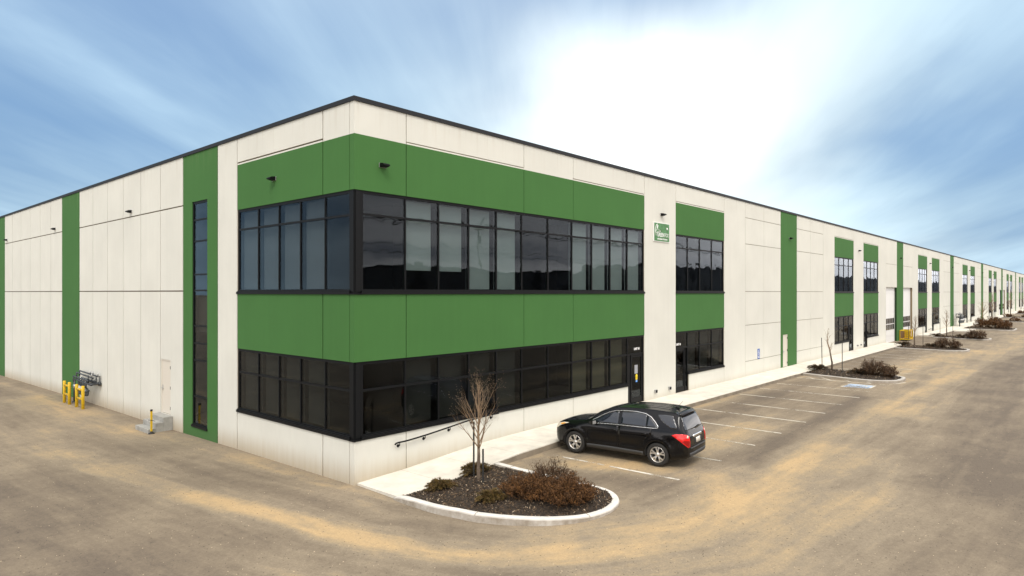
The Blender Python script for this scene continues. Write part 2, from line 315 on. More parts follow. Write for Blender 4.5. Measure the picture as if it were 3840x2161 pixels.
# ------------------------------------------------------------------ mesh helpers
class MB:
    def __init__(s): s.v = []; s.f = []; s.m = []; s.sm = []
    def add(s, vs, fs, mi=0, sm=False):
        o = len(s.v); s.v += [tuple(x) for x in vs]
        for f in fs: s.f.append(tuple(i + o for i in f)); s.m.append(mi); s.sm.append(sm)
    def box(s, x0, x1, y0, y1, z0, z1, mi=0):
        if x0 > x1: x0, x1 = x1, x0
        if y0 > y1: y0, y1 = y1, y0
        if z0 > z1: z0, z1 = z1, z0
        s.add([(x0,y0,z0),(x1,y0,z0),(x1,y1,z0),(x0,y1,z0),(x0,y0,z1),(x1,y0,z1),(x1,y1,z1),(x0,y1,z1)],
              [(0,3,2,1),(4,5,6,7),(0,1,5,4),(1,2,6,5),(2,3,7,6),(3,0,4,7)], mi)
    def obox(s, M, sx, sy, sz, mi=0):
        vs = [M @ Vector((a*sx/2, b*sy/2, c*sz/2)) for c in (-1,1) for a, b in ((-1,-1),(1,-1),(1,1),(-1,1))]
        s.add(vs, [(0,3,2,1),(4,5,6,7),(0,1,5,4),(1,2,6,5),(2,3,7,6),(3,0,4,7)], mi)
    def tube(s, pts, r, n=8, mi=0, caps=True, sm=True, closed=False):
        pts = [Vector(p) for p in pts]; k = len(pts)
        rs = r if isinstance(r, (list, tuple)) else [r] * k
        up = None; rings = []
        for i in range(k):
            if closed: t = pts[(i+1) % k] - pts[i-1]
            elif i == 0: t = pts[1] - pts[0]
            elif i == k-1: t = pts[-1] - pts[-2]
            else: t = pts[i+1] - pts[i-1]
            if t.length < 1e-9: t = Vector((0,0,1))
            t.normalize()
            if up is None:
                up = Vector((0,0,1)) if abs(t.z) < 0.9 else Vector((1,0,0))
            a = t.cross(up); 
            if a.length < 1e-6: a = t.cross(Vector((0,1,0)))
            a.normalize(); b = a.cross(t).normalized(); up = b
            rings.append([pts[i] + (a*math.cos(j*2*math.pi/n) + b*math.sin(j*2*math.pi/n))*rs[i] for j in range(n)])
        vs = [p for rg in rings for p in rg]; fs = []
        for i in range(k if closed else k-1):
            i2 = (i+1) % k
            for j in range(n): fs.append((i*n+j, i*n+(j+1)%n, i2*n+(j+1)%n, i2*n+j))
        if caps and not closed:
            fs.append(tuple(range(n-1,-1,-1))); fs.append(tuple((k-1)*n+j for j in range(n)))
        s.add(vs, fs, mi, sm)
    def cyl(s, p0, p1, r, n=16, mi=0, sm=True): s.tube([p0, p1], r, n, mi, True, sm)
    def lathe(s, prof, axis='z', n=24, c=(0,0,0), mi=0, sm=True, cap=False):
        vs = []
        for r_, h in prof:
            for j in range(n):
                a = j*2*math.pi/n; x, y = r_*math.cos(a), r_*math.sin(a)
                p = (x, y, h) if axis == 'z' else ((x, h, y) if axis == 'y' else (h, x, y))
                vs.append((p[0]+c[0], p[1]+c[1], p[2]+c[2]))
        fs = []
        for i in range(len(prof)-1):
            for j in range(n): fs.append((i*n+j, i*n+(j+1)%n, (i+1)*n+(j+1)%n, (i+1)*n+j))
        if cap: fs.append(tuple(range(n))); fs.append(tuple((len(prof)-1)*n+j for j in range(n)))
        s.add(vs, fs, mi, sm)
    def build(s, name, mats, parent=None, bevel=0, recalc=False):
        me = bpy.data.meshes.new(name); me.from_pydata(s.v, [], s.f)
        if not isinstance(mats, (list, tuple)): mats = [mats]
        for m in mats: me.materials.append(m)
        me.polygons.foreach_set('material_index', s.m); me.polygons.foreach_set('use_smooth', s.sm); me.update()
        if recalc:
            bm = bmesh.new(); bm.from_mesh(me); bmesh.ops.recalc_face_normals(bm, faces=bm.faces); bm.to_mesh(me); bm.free()
        o = bpy.data.objects.new(name, me); COL.objects.link(o)
        if parent: o.parent = parent
        if bevel:
            b = o.modifiers.new('bevel', 'BEVEL'); b.width = bevel; b.segments = 2; b.limit_method = 'ANGLE'
        return o
def tag(o, label=None, cat=None, group=None, kind=None):
    if label: o['label'] = label
    if cat: o['category'] = cat
    if group: o['group'] = group
    if kind: o['kind'] = kind
    return o
def thing(name, label, cat, loc=(0,0,0), rz=0, group=None):
    o = bpy.data.objects.new(name, None); COL.objects.link(o); o.location = loc; o.rotation_euler = (0,0,rz)
    o.empty_display_size = 0.2
    return tag(o, label, cat, group)
def copy_tree(o, label=None, loc=None, rz=None, parent=None, top=True):
    c = o.copy(); COL.objects.link(c)
    if parent: c.parent = parent
    if label: c['label'] = label
    if loc is not None: c.location = loc
    if rz is not None: c.rotation_euler = (0,0,rz)
    for ch in [x for x in KIDS(o)]: copy_tree(ch, parent=c, top=False)
    return c
def KIDS(o): return list(o.children)
def lerp(xs, x):
    if x <= xs[0][0]: return xs[0][1]
    for (a, b), (c, d) in zip(xs, xs[1:]):
        if x <= c: return b + (d-b)*(x-a)/(c-a)
    return xs[-1][1]
def sm01(t): t = max(0, min(1, t)); return t*t*(3-2*t)

# ------------------------------------------------------------------ ground
GL = [(-25,-.48),(-4,-.45),(0,-.38),(7,-.47),(12,-.57),(25,-.68),(42,-.95),(60,-1.05)]
GR = [(0,-.41),(4,-.27),(9,-.16),(30,-.15),(300,-.15)]
def gz(x, y):
    t = sm01((x+0.5)/3.0)
    if y > 0: t = 0 if x < 0.3 else t
    return (1-t)*lerp(GL, y) + t*lerp(GR, x)
def wz(x): return lerp([(0,-.33),(1.8,-.27),(2.7,-.21),(4.8,-.055),(7,-.02),(14,0)], x)
SAND = [  # polyline (x,y), width, amount
    ([(-5.5,30),(-4.3,16),(-3.6,6),(-3.2,2.6),(-2.7,0),(-2.4,-2),(-2.2,-3.4),(-1.7,-4.9),(-0.5,-6.5),(1.1,-7.5),(3.2,-8.3),(6,-8.6),(9,-8.2),(14,-8.0),(24,-8.2),(40,-9)], 0.50, 0.24),
    ([(-3.2,2.6),(-2.6,0),(-2.25,-2),(-2.0,-3.6),(-1.2,-5.2),(0.4,-6.6)], 0.40, 0.26),
    ([(0.3,-7.0),(3,-8.6),(7,-8.9),(12,-8.4)], 1.3, 0.26),
    ([(-4.4,-3),(-3.2,-6),(-1,-8.5),(3,-10.5),(8,-11)], 0.8, 0.14),
    ([(3.7,-2.2),(5.2,-3.6),(6.2,-5.4),(6.6,-7.2),(5,-8)], 0.55, 0.30),
    ([(4.0,-1.9),(7,-1.9),(12,-2.1),(30,-2.1)], 0.30, 0.22),
    ([(5.6,-4.2),(8,-5.3),(11,-5.4),(14,-5.2)], 0.9, 0.30),
    ([(33,-5.5),(40,-5.8),(50,-6.5),(56,-7.6)], 1.3, 0.35),
    ([(20,-9.5),(35,-8.6),(55,-9.2),(90,-9)], 1.2, 0.25),
    ([(-1.0,42),(-1.2,24),(-0.9,12),(-0.55,5),(-0.4,0.8)], 0.45, 0.22),
    ([(-1.6,13),(-1.8,18),(-1.9,26)], 1.0, 0.18),
    ([(8.5,-7.3),(12,-6.9),(18,-6.8),(24,-6.6)], 0.42, -0.40),
    ([(-7,8),(-6.5,0),(-5,-5),(-2,-10)], 1.8, -0.22),
    ([(10,-13),(18,-12.5),(28,-10.5),(54,-10.8)], 1.7, -0.30),
    ([(4.2,-2.9),(4.9,-4.4),(5.0,-6)], 0.7, -0.26),
    ([(36,-3),(48,-3),(53,-3)], 1.0, -0.2), ([(14,-3.4),(24,-3.2),(29,-3)], 0.9, -0.22), ([(60,-2),(70,-2),(90,-3)], 1.6, -0.15),
]
def seg_d(p, a, b):
    ax, ay = a; bx, by = b; dx, dy = bx-ax, by-ay; L2 = dx*dx+dy*dy
    t = max(0, min(1, ((p[0]-ax)*dx+(p[1]-ay)*dy)/L2)); return math.hypot(p[0]-ax-t*dx, p[1]-ay-t*dy)
LANE = [(-4.6,60),(-4.0,12),(-3.3,2),(-2.6,-2.5),(-1.0,-6.2),(2.5,-8.9),(8,-9.6),(20,-9.8),(400,-9.8)]
def lane(x, y):
    best = None; acc = 0
    for a, b in zip(LANE, LANE[1:]):
        dx, dy = b[0]-a[0], b[1]-a[1]; l = math.hypot(dx, dy)
        t = ((x-a[0])*dx+(y-a[1])*dy)/(l*l); tc = max(0, min(1, t))
        px, py = a[0]+tc*dx, a[1]+tc*dy; d = math.hypot(x-px, y-py)
        s = 1 if (dx*(y-a[1])-dy*(x-a[0])) > 0 else -1
        if best is None or d < abs(best[0]): best = (d*s, acc+tc*l)
        acc += l
    return best
def axis(a0, a1, b0, b1, fine, far):
    xs = []; x = a0
    while x < a1: xs.append(x); x += fine
    xs.append(a1); st = fine; x = a1
    while x < far: st *= 1.18; x += st; xs.append(x)
    st = fine; x = a0
    while x > b0: st *= 1.25; x -= st; xs.insert(0, x)
    return xs
def make_ground():
    xs = axis(-10, 36, -700, 0, 0.34, 1500); ys = axis(-15, 12, -900, 0, 0.34, 900)
    vs = []; sand = []; acs = []; als = []
    for y in ys:
        for x in xs:
            vs.append((x, y, gz(x, y)))
            s = 0.40
            if -14 < x < 110 and -18 < y < 50:
                for pl, w, am in SAND:
                    d = min(seg_d((x, y), a, b) for a, b in zip(pl, pl[1:]))
                    s += am*math.exp(-(d/w)**2)
            sand.append(s)
            a, b = lane(x, y); acs.append(a); als.append(b)
    nx = len(xs); fs = [(j*nx+i, j*nx+i+1, (j+1)*nx+i+1, (j+1)*nx+i) for j in range(len(ys)-1) for i in range(nx-1)]
    me = bpy.data.meshes.new('ground'); me.from_pydata(vs, [], fs); me.materials.append(MT['ground'])
    for nm, d in (('sand', sand), ('across', acs), ('along', als)):
        me.attributes.new(nm, 'FLOAT', 'POINT').data.foreach_set('value', d)
    me.polygons.foreach_set('use_smooth', [True]*len(fs)); me.update()
    o = bpy.data.objects.new('ground', me); COL.objects.link(o); tag(o, kind='structure')
make_ground()

# ------------------------------------------------------------------ building
Z0, ZS1, ZG1, ZM, ZS2, ZG2, ZTOP = -0.6, 0.85, 2.92, 4.80, 4.80, 7.57, 9.94
T = 0.2
bld = thing('warehouse', 'long cream and green precast concrete warehouse with black framed windows', 'warehouse', (0,0,0))
class Facade:
    def __init__(s, side): s.side = side; s.wall = MB(); s.green = []
    def B(s, mb, s0, s1, d0, d1, z0, z1, mi=0):
        if s.side == 'R': mb.box(s0, s1, d0, d1, z0, z1, mi)
        else: mb.box(d0, d1, s0, s1, z0, z1, mi)
    def flush(s, name='wall'):
        if s.wall.v: s.wall.build(name, [MT['cream'], MT['joint' if s.side == 'L' else 'jointr']], bld)
        s.wall = MB()
    def P(s, a, d, z): return (a, d, z) if s.side == 'R' else (d, a, z)
    def cell(s, s0, s1, z0, z1, kind='c', g=(1,1,1,1), solid=False):
        w = 0.014 if s.side == 'R' else 0.024
        mb = s.wall
        if kind == 'g': mb = MB()
        a0, a1 = s0 + w*g[0], s1 - w*g[1]; b0, b1 = z0 + w*g[2], z1 - w*g[3]
        if solid: s.B(mb, a0, a1, 0, T, b0, b1, 0)
        else:
            s.B(mb, a0, a1, 0, 0.03, b0, b1, 0); s.B(mb, s0, s1, 0.03, T, z0, z1, 1)
        if kind == 'g':
            mb.build('green_panel', [MT['green'], MT['gjoint']], bld)
FR = Facade('R'); FL = Facade('L')

def window(F, s0, s1, z0, z1, cols, rows, blinds=(), blindd=(), sill=True, door=None, base=0.0, name='window', corner=False, signs=None):
    """cols: mullion positions, rows: transom heights. door=('r'|'l', sdoor) carves a door bay down to base"""
    fr = MB(); FWD = 0.035; D0, D1 = 0.035, 0.15
    e = 0.002
    lo = s0; hi = s1
    if door:
        if door[0] == 'r': hi = door[1]
        else: lo = door[1]
    q = 0.046
    ztop = z1
    F.B(fr, s0+e, s1-e, D0, D1, ztop-0.085, ztop-e)                    # head
    F.B(fr, lo+e, hi-e, D0, D1, z0+e, z0+0.085)                       # sill rail
    zl = ztop-0.085; zb = z0+0.085
    segs = [s0] + list(cols) + [s1]
    for i, c in enumerate(segs):
        if i == 0: a, b = c+e, c+0.07
        elif i == len(segs)-1: a, b = c-0.07, c-e
        else: a, b = c-q/2, c+q/2
        down = zb
        if door and (c < lo-0.01 or c > hi+0.01): down = base
        if door and abs(c-door[1]) < 0.02: down = base
        F.B(fr, a, b, D0, D1, down, zl)
    for r_ in rows:
        for i in range(len(segs)-1):
            a = segs[i] + (0.07 if i == 0 else q/2); b = segs[i+1] - (0.07 if i == len(segs)-2 else q/2)
            F.B(fr, a, b, D0+0.004, D1-0.004, r_-0.03, r_+0.03)
    if sill:
        F.B(fr, lo-0.02 if not door or door[0] == 'r' else lo-0.03, hi+0.02 if not door or door[0] == 'l' else hi+0.03, -0.035, 0.034, z0-0.055, z0+0.02)
        F.B(fr, lo+e, hi-e, -0.012, 0.034, z0+0.022, z0+0.05)
    w = fr.build(name, MT['frame'], bld)
    gb = MB()
    zr = [zb] + list(rows) + [zl]
    for i in range(len(segs)-1):
        a, b = segs[i]+0.03, segs[i+1]-0.03
        isdoor = door and ((door[0] == 'r' and segs[i] >= hi-0.01) or (door[0] == 'l' and segs[i+1] <= lo+0.01))
        for j in range(len(zr)-1):
            if isdoor and j == 0: continue
            F.B(gb, a, b, 0.062, 0.074, zr[j], zr[j+1]-0.001)
    gb.build('glass', MT['glass'], w)
    bb = MB(); bd = MB()
    for i in blinds:
        a, b = segs[i]+0.04, segs[i+1]-0.17
        if F.side == 'L': a, b = segs[i]+0.16, segs[i+1]-0.05
        bb = MB(); F.B(bb, a, b, 0.215, 0.22, z0+0.10+(.55 if i in (1, 2) and F.side == 'R' else 0), z1-0.1); bb.build('blind', MT['blind' if F.side == 'R' else 'blindl'], w)
    for i in blindd:
        a, b = segs[i]+0.04, segs[i+1]-0.17
        bd = MB(); F.B(bd, a, b, 0.215, 0.22, z0+0.10, z1-0.1); bd.build('blind', MT['blindo' if (F.side == 'R' and i >= 7) else 'blindd'], w)
    if door:
        if door[0] == 'r': a, b = door[1]+q/2, s1-0.07
        else: a, b = s0+0.07, door[1]-q/2
        zt = rows[0]-0.03
        dm = MB(); st = 0.10
        if door[0] == 'r': sl0, sl1, a2, b2 = a, a+0.26, a+0.30, b
        else: sl0, sl1, a2, b2 = b-0.22, b, a, b-0.26
        F.B(dm, a2+.004, a2+st, 0.06, 0.11, base+0.012, zt-0.01); F.B(dm, b2-st, b2-.004, 0.06, 0.11, base+0.012, zt-0.01)
        F.B(dm, a2+st, b2-st, 0.062, 0.108, base+0.012, base+0.26); F.B(dm, a2+st, b2-st, 0.062, 0.108, zt-0.12, zt-0.012)
        F.B(dm, sl0+.002, sl1, 0.075, 0.115, base+0.012, zt-0.01) if door[0] == 'r' else None
        if door[0] == 'l':
            F.B(dm, b2+.003, b2+.038, 0.04, 0.15, base+0.012, zt-0.01)
            F.B(dm, sl0+.003, sl1-.004, 0.062, 0.1, base+0.012, base+0.20)
        d = dm.build('door', MT['frame'], bld)
        dg = MB(); F.B(dg, a2+st-.01, b2-st+.01, 0.083, 0.09, base+0.25, zt-0.11)
        if door[0] == 'l': F.B(dg, sl0, sl1, 0.083, 0.09, base+0.2, zt)
        dg.build('glass', MT['glass'], d)
        hx = a2+0.06 if door[0] == 'r' else b2-0.06
        hm = MB(); hm.tube([F.P(hx, 0.06, base+0.95), F.P(hx, -0.01, base+0.95), F.P(hx, -0.01, base+1.25), F.P(hx, 0.06, base+1.25)], 0.014, 6)
        hm.tube([F.P(hx+.09*(1 if door[0]=='r' else -1), 0.06, base+0.97), F.P(hx+.09*(1 if door[0]=='r' else -1), -0.01, base+0.97), F.P(hx+.09*(1 if door[0]=='r' else -1), -0.01, base+1.23), F.P(hx+.09*(1 if door[0]=='r' else -1), 0.06, base+1.23)], 0.012, 6)
        hm.build('handle', MT['frame'], d)
        return w, d, (a2, b2)
    return w, None, None

def bands(F, cuts, z0=Z0, low=True, topsplit=True, lowcut=None, first=False):
    """spandrel column cells for a window bay: low cream, green, window gaps, green, cream top"""
    F.flush()
    for k in range(2):
        for i in range(len(cuts)-1):
            a, b = cuts[i], cuts[i+1]; wide = (b-a) > 3
            sd = first and i == 0
            g = (0 if sd else 1, 1, 1, 0)
            la, lb = a, b
            if lowcut:
                if lowcut[0] == 'r' and b > lowcut[1]: lb = lowcut[1]
                if lowcut[0] == 'l' and a < lowcut[1]: la = lowcut[1]
            if k == 0: F.cell(la, lb, z0, ZS1-0.055, 'c', (g[0], 1, 0, 0), sd); continue
            F.cell(a, b, ZG1, ZM-0.055, 'g', (g[0], 1, 0, 0), sd)
            F.cell(a, b, ZG2, 9.07, 'g', (g[0], 1, 0, 0), sd)
            if wide:
                F.cell(a, b, 9.07, 9.115, 'c', (g[0], 1, 0, 0), sd); F.cell(a, b, 9.115, ZTOP, 'c', (g[0], 1, 2, 0), sd)
            else: F.cell(a, b, 9.07, ZTOP, 'c', (g[0], 1, 0, 0), sd)
        F.flush()
HZ = [0.85, 2.92, 4.85, 7.57, 9.07]
def grid(F, xs, z0=Z0, hz=HZ, floor=None):
    zz = [floor if floor is not None else z0] + [h for h in hz if floor is None or h > floor+.1] + [ZTOP]
    for a, b in zip(xs, xs[1:]):
        for k, (c, d) in enumerate(zip(zz, zz[1:])): F.cell(a, b, c, d, 'c', (1, 1, 1 if k else 0, 1 if d < ZTOP else 0))
    F.flush()
def pillar(F, a, b, z0=Z0): F.cell(a, b, z0, ZTOP, 'c', (1, 1, 0, 0)); F.flush()
def strip(F, a, b, z0=Z0): F.cell(a, b, z0, ZTOP, 'g', (1, 1, 0, 0))

# --- right (long) facade
C1 = [0, 1.775, 6.985, 9.87, 15.158]
bands(FR, C1, first=True, lowcut=('r', 13.81))
FR.cell(13.81, 15.158, Z0, 0.0, 'c', (0, 1, 0, 0))
UPR = [1.775, 3.06, 4.34, 5.63, 6.92, 8.38, 9.85, 11.17, 12.49, 13.81]
window(FR, 0.24, 15.158, ZS2, ZG2, UPR, [6.93], blinds=(1,2,3,4,7,8,9,10))
w1, d1, db1 = window(FR, 0.24, 15.158, ZS1, ZG1, UPR, [2.13], blindd=(1,2,3,4,7,8,9), door=('r', 13.81))
pillar(FR, 15.158, 18.067)
bands(FR, [18.067, 23.526], lowcut=('l', 19.42)); FR.cell(18.067, 19.42, Z0, 0.0, 'c', (1, 0, 0, 0))
window(FR, 18.067, 23.526, ZS2, ZG2, [19.36, 20.68, 22.08], [6.93])
w2, d2, db2 = window(FR, 18.067, 23.526, ZS1, ZG1, [19.36, 20.68, 22.08], [2.13], blindd=(1,2,3), door=('l', 19.36))
pillar(FR, 23.526, 26.373)
grid(FR, [26.373, 29.209, 32.045])
# green strip with a white service door
FR.cell(32.045, 32.46, Z0, 2.08, 'g', (1, 0, 0, 0)); FR.cell(33.32, 35.087, Z0, 2.08, 'g', (0, 1, 0, 0))
FR.cell(32.46, 33.32, Z0, 0.0, 'g', (0, 0, 0, 0)); FR.cell(32.045, 35.087, 2.08, ZTOP, 'g', (1, 1, 0, 0))
grid(FR, [35.087, 37.965, 40.826])
def service_door(F, a, b, base, top, hinge='r'):
    m = MB(); e = .004
    F.B(m, a+e, a+0.045, 0.0+.012, 0.15, base, top-e); F.B(m, b-0.045, b-e, 0.012, 0.15, base, top-e); F.B(m, a+0.045, b-0.045, 0.012, 0.15, top-0.05, top-e)
    F.B(m, a+0.05, b-0.05, 0.03, 0.08, base+0.012, top-0.056)
    d = m.build('door', MT['doorw'], bld); d['label'] = 'white metal service door without glass'
    hs = b-0.052 if hinge == 'r' else a+0.052
    for z in (0.25, 1.05, 1.85): h = MB(); h.cyl(F.P(hs, 0.012, base+z-0.06), F.P(hs, 0.012, base+z+0.06), 0.013, 8); h.build('hinge', MT['frame'], d)
    hh = MB(); ks = a+0.12 if hinge == 'r' else b-0.12; dr = 1 if hinge == 'r' else -1
    hh.cyl(F.P(ks, 0.03, base+1.0), F.P(ks, -0.02, base+1.0), 0.025, 10); hh.tube([F.P(ks, -0.02, base+1.0), F.P(ks+0.11*dr, -0.02, base+1.0)], 0.012, 6)
    F.B(hh, ks-0.03, ks+0.03, 0.02, 0.032, base+0.9, base+1.12)
    hh.build('handle', MT['steel'], d)
service_door(FR, 32.46, 33.32, 0.0, 2.08)
def bay(x0, x1, dside, base=0.0, detail=True):
    w = x1-x0; n4 = [x0+w*k/4 for k in (1,2,3)]
    dx = n4[0] if dside == 'l' else n4[2]
    cut = dx + (0.05 if dside == 'l' else -0.05)
    bands(FR, [x0, x1], lowcut=(dside, cut))
    FR.cell(*((x0, cut) if dside == 'l' else (cut, x1)), Z0, 0.0, 'c', (0, 0, 0, 0))
    window(FR, x0, x1, ZS2, ZG2, n4, [6.93]); window(FR, x0, x1, ZS1, ZG1, n4, [2.13], door=(dside, dx))
def garage(x0, x1, base=-0.15, top=5.3):
    FR.cell(x0, x1, top, 7.57, 'c', (1,1,0,1)); FR.cell(x0, x1, 7.57, ZTOP, 'c', (1,1,1,0))
    m = MB(); n = 9; h = (top-base)/n
    for i in range(n):
        FR.B(m, x0-.1, x1+.1, 0.215, 0.25, base+i*h+0.006, base+(i+1)*h-0.006)
        for k in range(3):
            zc = base+(i+0.25+0.25*k)*h
            FR.B(m, x0-.1, x1+.1, 0.211, 0.215, zc-.012, zc+.012)
    FR.B(m, x0-.1, x1+.1, 0.25, 0.27, base, top+.1)
    g = m.build('garage_door', MT['gdoor'], bld)
    for i in (2, 3):
        for k in range(6):
            ww = (x1-x0-0.3)/6; a = x0+0.15+k*ww+0.04
            wm = MB(); FR.B(wm, a, a+ww-0.14, 0.195, 0.210, base+(i+0.08)*h, base+(i+0.92)*h); wm.build('window', MT['gwin'], g)
pillar(FR, 40.826, 43.655); bay(43.655, 49.041, 'r'); pillar(FR, 49.041, 52.171); bay(52.171, 57.438, 'l')
pillar(FR, 57.438, 60.438); garage(60.438, 65.127); strip(FR, 65.127, 68.097); garage(68.097, 72.827)
pillar(FR, 72.827, 75.912); bay(75.912, 81.408, 'r'); pillar(FR, 81.408, 84.512); bay(84.512, 89.897, 'l')
pillar(FR, 89.897, 92.9); grid(FR, [92.9, 95.7, 98.496]); strip(FR, 98.496, 101.624); grid(FR, [101.624, 104.4, 107.2]); pillar(FR, 107.2, 110.134)
bay(110.134, 115.703, 'r'); pillar(FR, 115.703, 118.852); bay(118.852, 124.279, 'l'); pillar(FR, 124.279, 127.2)
grid(FR, [127.2, 129.9, 132.511]); strip(FR, 132.511, 135.598); grid(FR, [135.598, 138.3, 141.0]); pillar(FR, 141.0, 144.01)
bay(144.01, 149.277, 'r'); pillar(FR, 149.277, 152.643); bay(152.643, 158.097, 'l'); pillar(FR, 158.097, 162.7)
garage(162.7, 167.278); strip(FR, 167.278, 170.519); garage(170.519, 175.3); pillar(FR, 175.3, 179.221)
bay(179.221, 184.667, 'r'); pillar(FR, 184.667, 188.015); bay(188.015, 193.734, 'l'); pillar(FR, 193.734, 196.6)
grid(FR, [196.6, 202.092]); strip(FR, 202.092, 204.703); grid(FR, [204.703, 210.8]); pillar(FR, 210.8, 213.686)
bay(213.686, 219.124, 'r'); pillar(FR, 219.124, 222.4); bay(222.4, 228, 'l'); pillar(FR, 228, 236); strip(FR, 236, 239); pillar(FR, 239, 246); pillar(FR, 246, 280)

# --- left (gable) facade, s = y
ZL0 = -1.3
CL = [T, 1.516, 6.696]
bands(FL, CL, z0=ZL0)
window(FL, T+.002, 6.696, ZS2, ZG2, [1.47, 2.78, 4.03, 5.33], [6.90], blinds=(1,2,3,4))
window(FL, T+.002, 6.696, ZS1, ZG1, [1.47, 2.78, 4.03, 5.33], [2.13], blindd=(1,2,3,4))
# corner posts between the two glazings
for z0_, z1_ in ((ZS1, ZG1), (ZS2, ZG2)):
    m = MB(); m.box(0.030, 0.238, 0.034, 0.198, z0_-0.03, z1_-0.003); m.box(0.012, 0.028, 0.05, 0.15, z0_+.02, z1_-0.01); m.box(0.06, 0.2, 0.015, 0.033, z0_+.02, z1_-0.01)
    m.box(-0.037, 0.218, -0.037, 0.195, z0_-0.057, z0_-0.031)
    m.build('corner_post', MT['frame'], bld)
pillar(FL, 6.696, 8.17, ZL0)
SA, SB, SZ0, SZ1 = 9.0, 10.3, -0.13, 8.16
FL.cell(8.17, SA, ZL0, ZTOP, 'g', (1,0,0,0)); FL.cell(SB, 11.117, ZL0, ZTOP, 'g', (0,1,0,0))
FL.cell(SA, SB, SZ1, ZTOP, 'g', (0,0,0,0)); FL.cell(SA, SB, ZL0, SZ0-0.05, 'g', (0,0,0,0))
window(FL, SA, SB, SZ0, SZ1, [], [0.94, 2.29, 2.92, 3.56, 4.87, 5.46, 6.69, 7.48])
gx = [11.117, 13.323, 15.468, 17.604, 19.691, 21.822, 23.968]
HL = [4.85, 8.1]
zz = [ZL0, 4.85, 8.1, ZTOP]
for a, b in zip(gx, gx[1:]):
    for c, d in zip(zz, zz[1:]):
        if a < 11.2 and c < 0:
            FL.cell(a, 12.30, c, d, 'c', (1,0,0,1)); FL.cell(12.30, b, 2.13, d, 'c', (0,1,0,1)); FL.cell(12.30, 13.26, c, -0.02, 'c', (0,0,0,0)); FL.cell(13.26, b, c, 2.13, 'c', (0,1,0,0))
        else: FL.cell(a, b, c, d, 'c', (1, 1, 0 if c < 0 else 1, 0 if d == ZTOP else 1))
service_door(FL, 12.30, 13.26, -0.02, 2.13, hinge='l')
strip(FL, 23.968, 27.058, ZL0)
gx = [27.058, 29.259, 31.51, 33.789, 36.08, 38.312, 40.51]
for a, b in zip(gx, gx[1:]):
    for c, d in zip(zz, zz[1:]): FL.cell(a, b, c, d, 'c', (1, 1, 0 if c < 0 else 1, 0 if d == ZTOP else 1))
strip(FL, 40.51, 43.6, ZL0); pillar(FL, 43.6, 52, ZL0); pillar(FL, 52, 62, ZL0)
FR.flush(); FL.flush()
m = MB()
for a in [i*3.05 for i in range(0, 92)]: m.box(a+(-0.035 if a == 0 else 0.0), a+3.044, -0.035, 0.30, ZTOP+.002, 10.065)
for a in [0.306+i*3.05 for i in range(0, 20)]: m.box(-0.035, 0.30, a, a+3.044, ZTOP+.002, 10.065)
m.build('coping', MT['cap'], bld)
m = MB(); m.box(0.31, 280, 0.31, 62, 9.4, 9.6); m.build('roof', MT['roof'], bld)
m = MB()
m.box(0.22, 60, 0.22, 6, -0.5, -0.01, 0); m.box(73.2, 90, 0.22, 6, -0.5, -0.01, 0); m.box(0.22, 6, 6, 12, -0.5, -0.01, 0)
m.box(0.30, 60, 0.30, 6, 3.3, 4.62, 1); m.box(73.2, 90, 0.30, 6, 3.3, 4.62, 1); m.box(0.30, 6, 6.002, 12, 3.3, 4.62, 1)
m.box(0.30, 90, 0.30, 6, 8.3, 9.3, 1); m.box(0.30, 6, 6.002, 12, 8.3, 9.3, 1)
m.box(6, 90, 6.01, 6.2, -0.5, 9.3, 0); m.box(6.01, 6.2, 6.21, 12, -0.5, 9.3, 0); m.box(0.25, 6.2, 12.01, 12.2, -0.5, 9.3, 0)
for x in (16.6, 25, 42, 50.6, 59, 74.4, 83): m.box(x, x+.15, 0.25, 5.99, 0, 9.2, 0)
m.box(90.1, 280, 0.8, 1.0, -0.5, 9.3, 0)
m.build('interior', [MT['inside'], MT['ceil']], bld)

# ------------------------------------------------------------------ walkway, kerbs, markings
def walkway():
    m = MB(); W0, W1 = -1.83, -0.004
    def block(x0, x1, y0, y1, mi=0, drop=0.0):
        a, b = wz(x0)-drop, wz(x1)-drop
        lo = -0.9
        m.add([(x0,y0,lo),(x1,y0,lo),(x1,y1,lo),(x0,y1,lo),(x0,y0,a),(x1,y0,b),(x1,y1,b),(x0,y1,a)],
              [(0,3,2,1),(4,5,6,7),(0,1,5,4),(1,2,6,5),(2,3,7,6),(3,0,4,7)], mi)
    def run(x0, x1, step):
        x = x0
        while x < x1-0.01:
            e = min(x+step, x1)
            block(x, e-0.012, W0+0.162, W1)
            block(x, e-0.006, W0+0.004, W0+0.156)
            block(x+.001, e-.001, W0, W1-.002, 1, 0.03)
            x = e
    # first pieces follow the ramp down to the corner (finer slope)
    run(0.09, 60.2, 1.52)
    run(75.6, 162.4, 3.04); run(175.8, 270, 6.08)
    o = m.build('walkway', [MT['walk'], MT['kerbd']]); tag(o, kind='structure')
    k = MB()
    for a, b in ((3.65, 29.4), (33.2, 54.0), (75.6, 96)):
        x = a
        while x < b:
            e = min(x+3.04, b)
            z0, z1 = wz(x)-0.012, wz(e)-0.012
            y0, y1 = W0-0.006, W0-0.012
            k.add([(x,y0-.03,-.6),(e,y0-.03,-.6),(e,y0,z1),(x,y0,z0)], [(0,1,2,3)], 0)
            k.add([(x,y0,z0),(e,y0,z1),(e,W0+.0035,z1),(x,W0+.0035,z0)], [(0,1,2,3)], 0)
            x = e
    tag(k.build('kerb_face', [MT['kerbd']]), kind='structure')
walkway()
# concrete apron in front of the far bay
m = MB(); m.box(88, 97, -3.4, -1.84, -0.4, -0.02); tag(m.build('apron', [MT['walk']]), kind='structure')

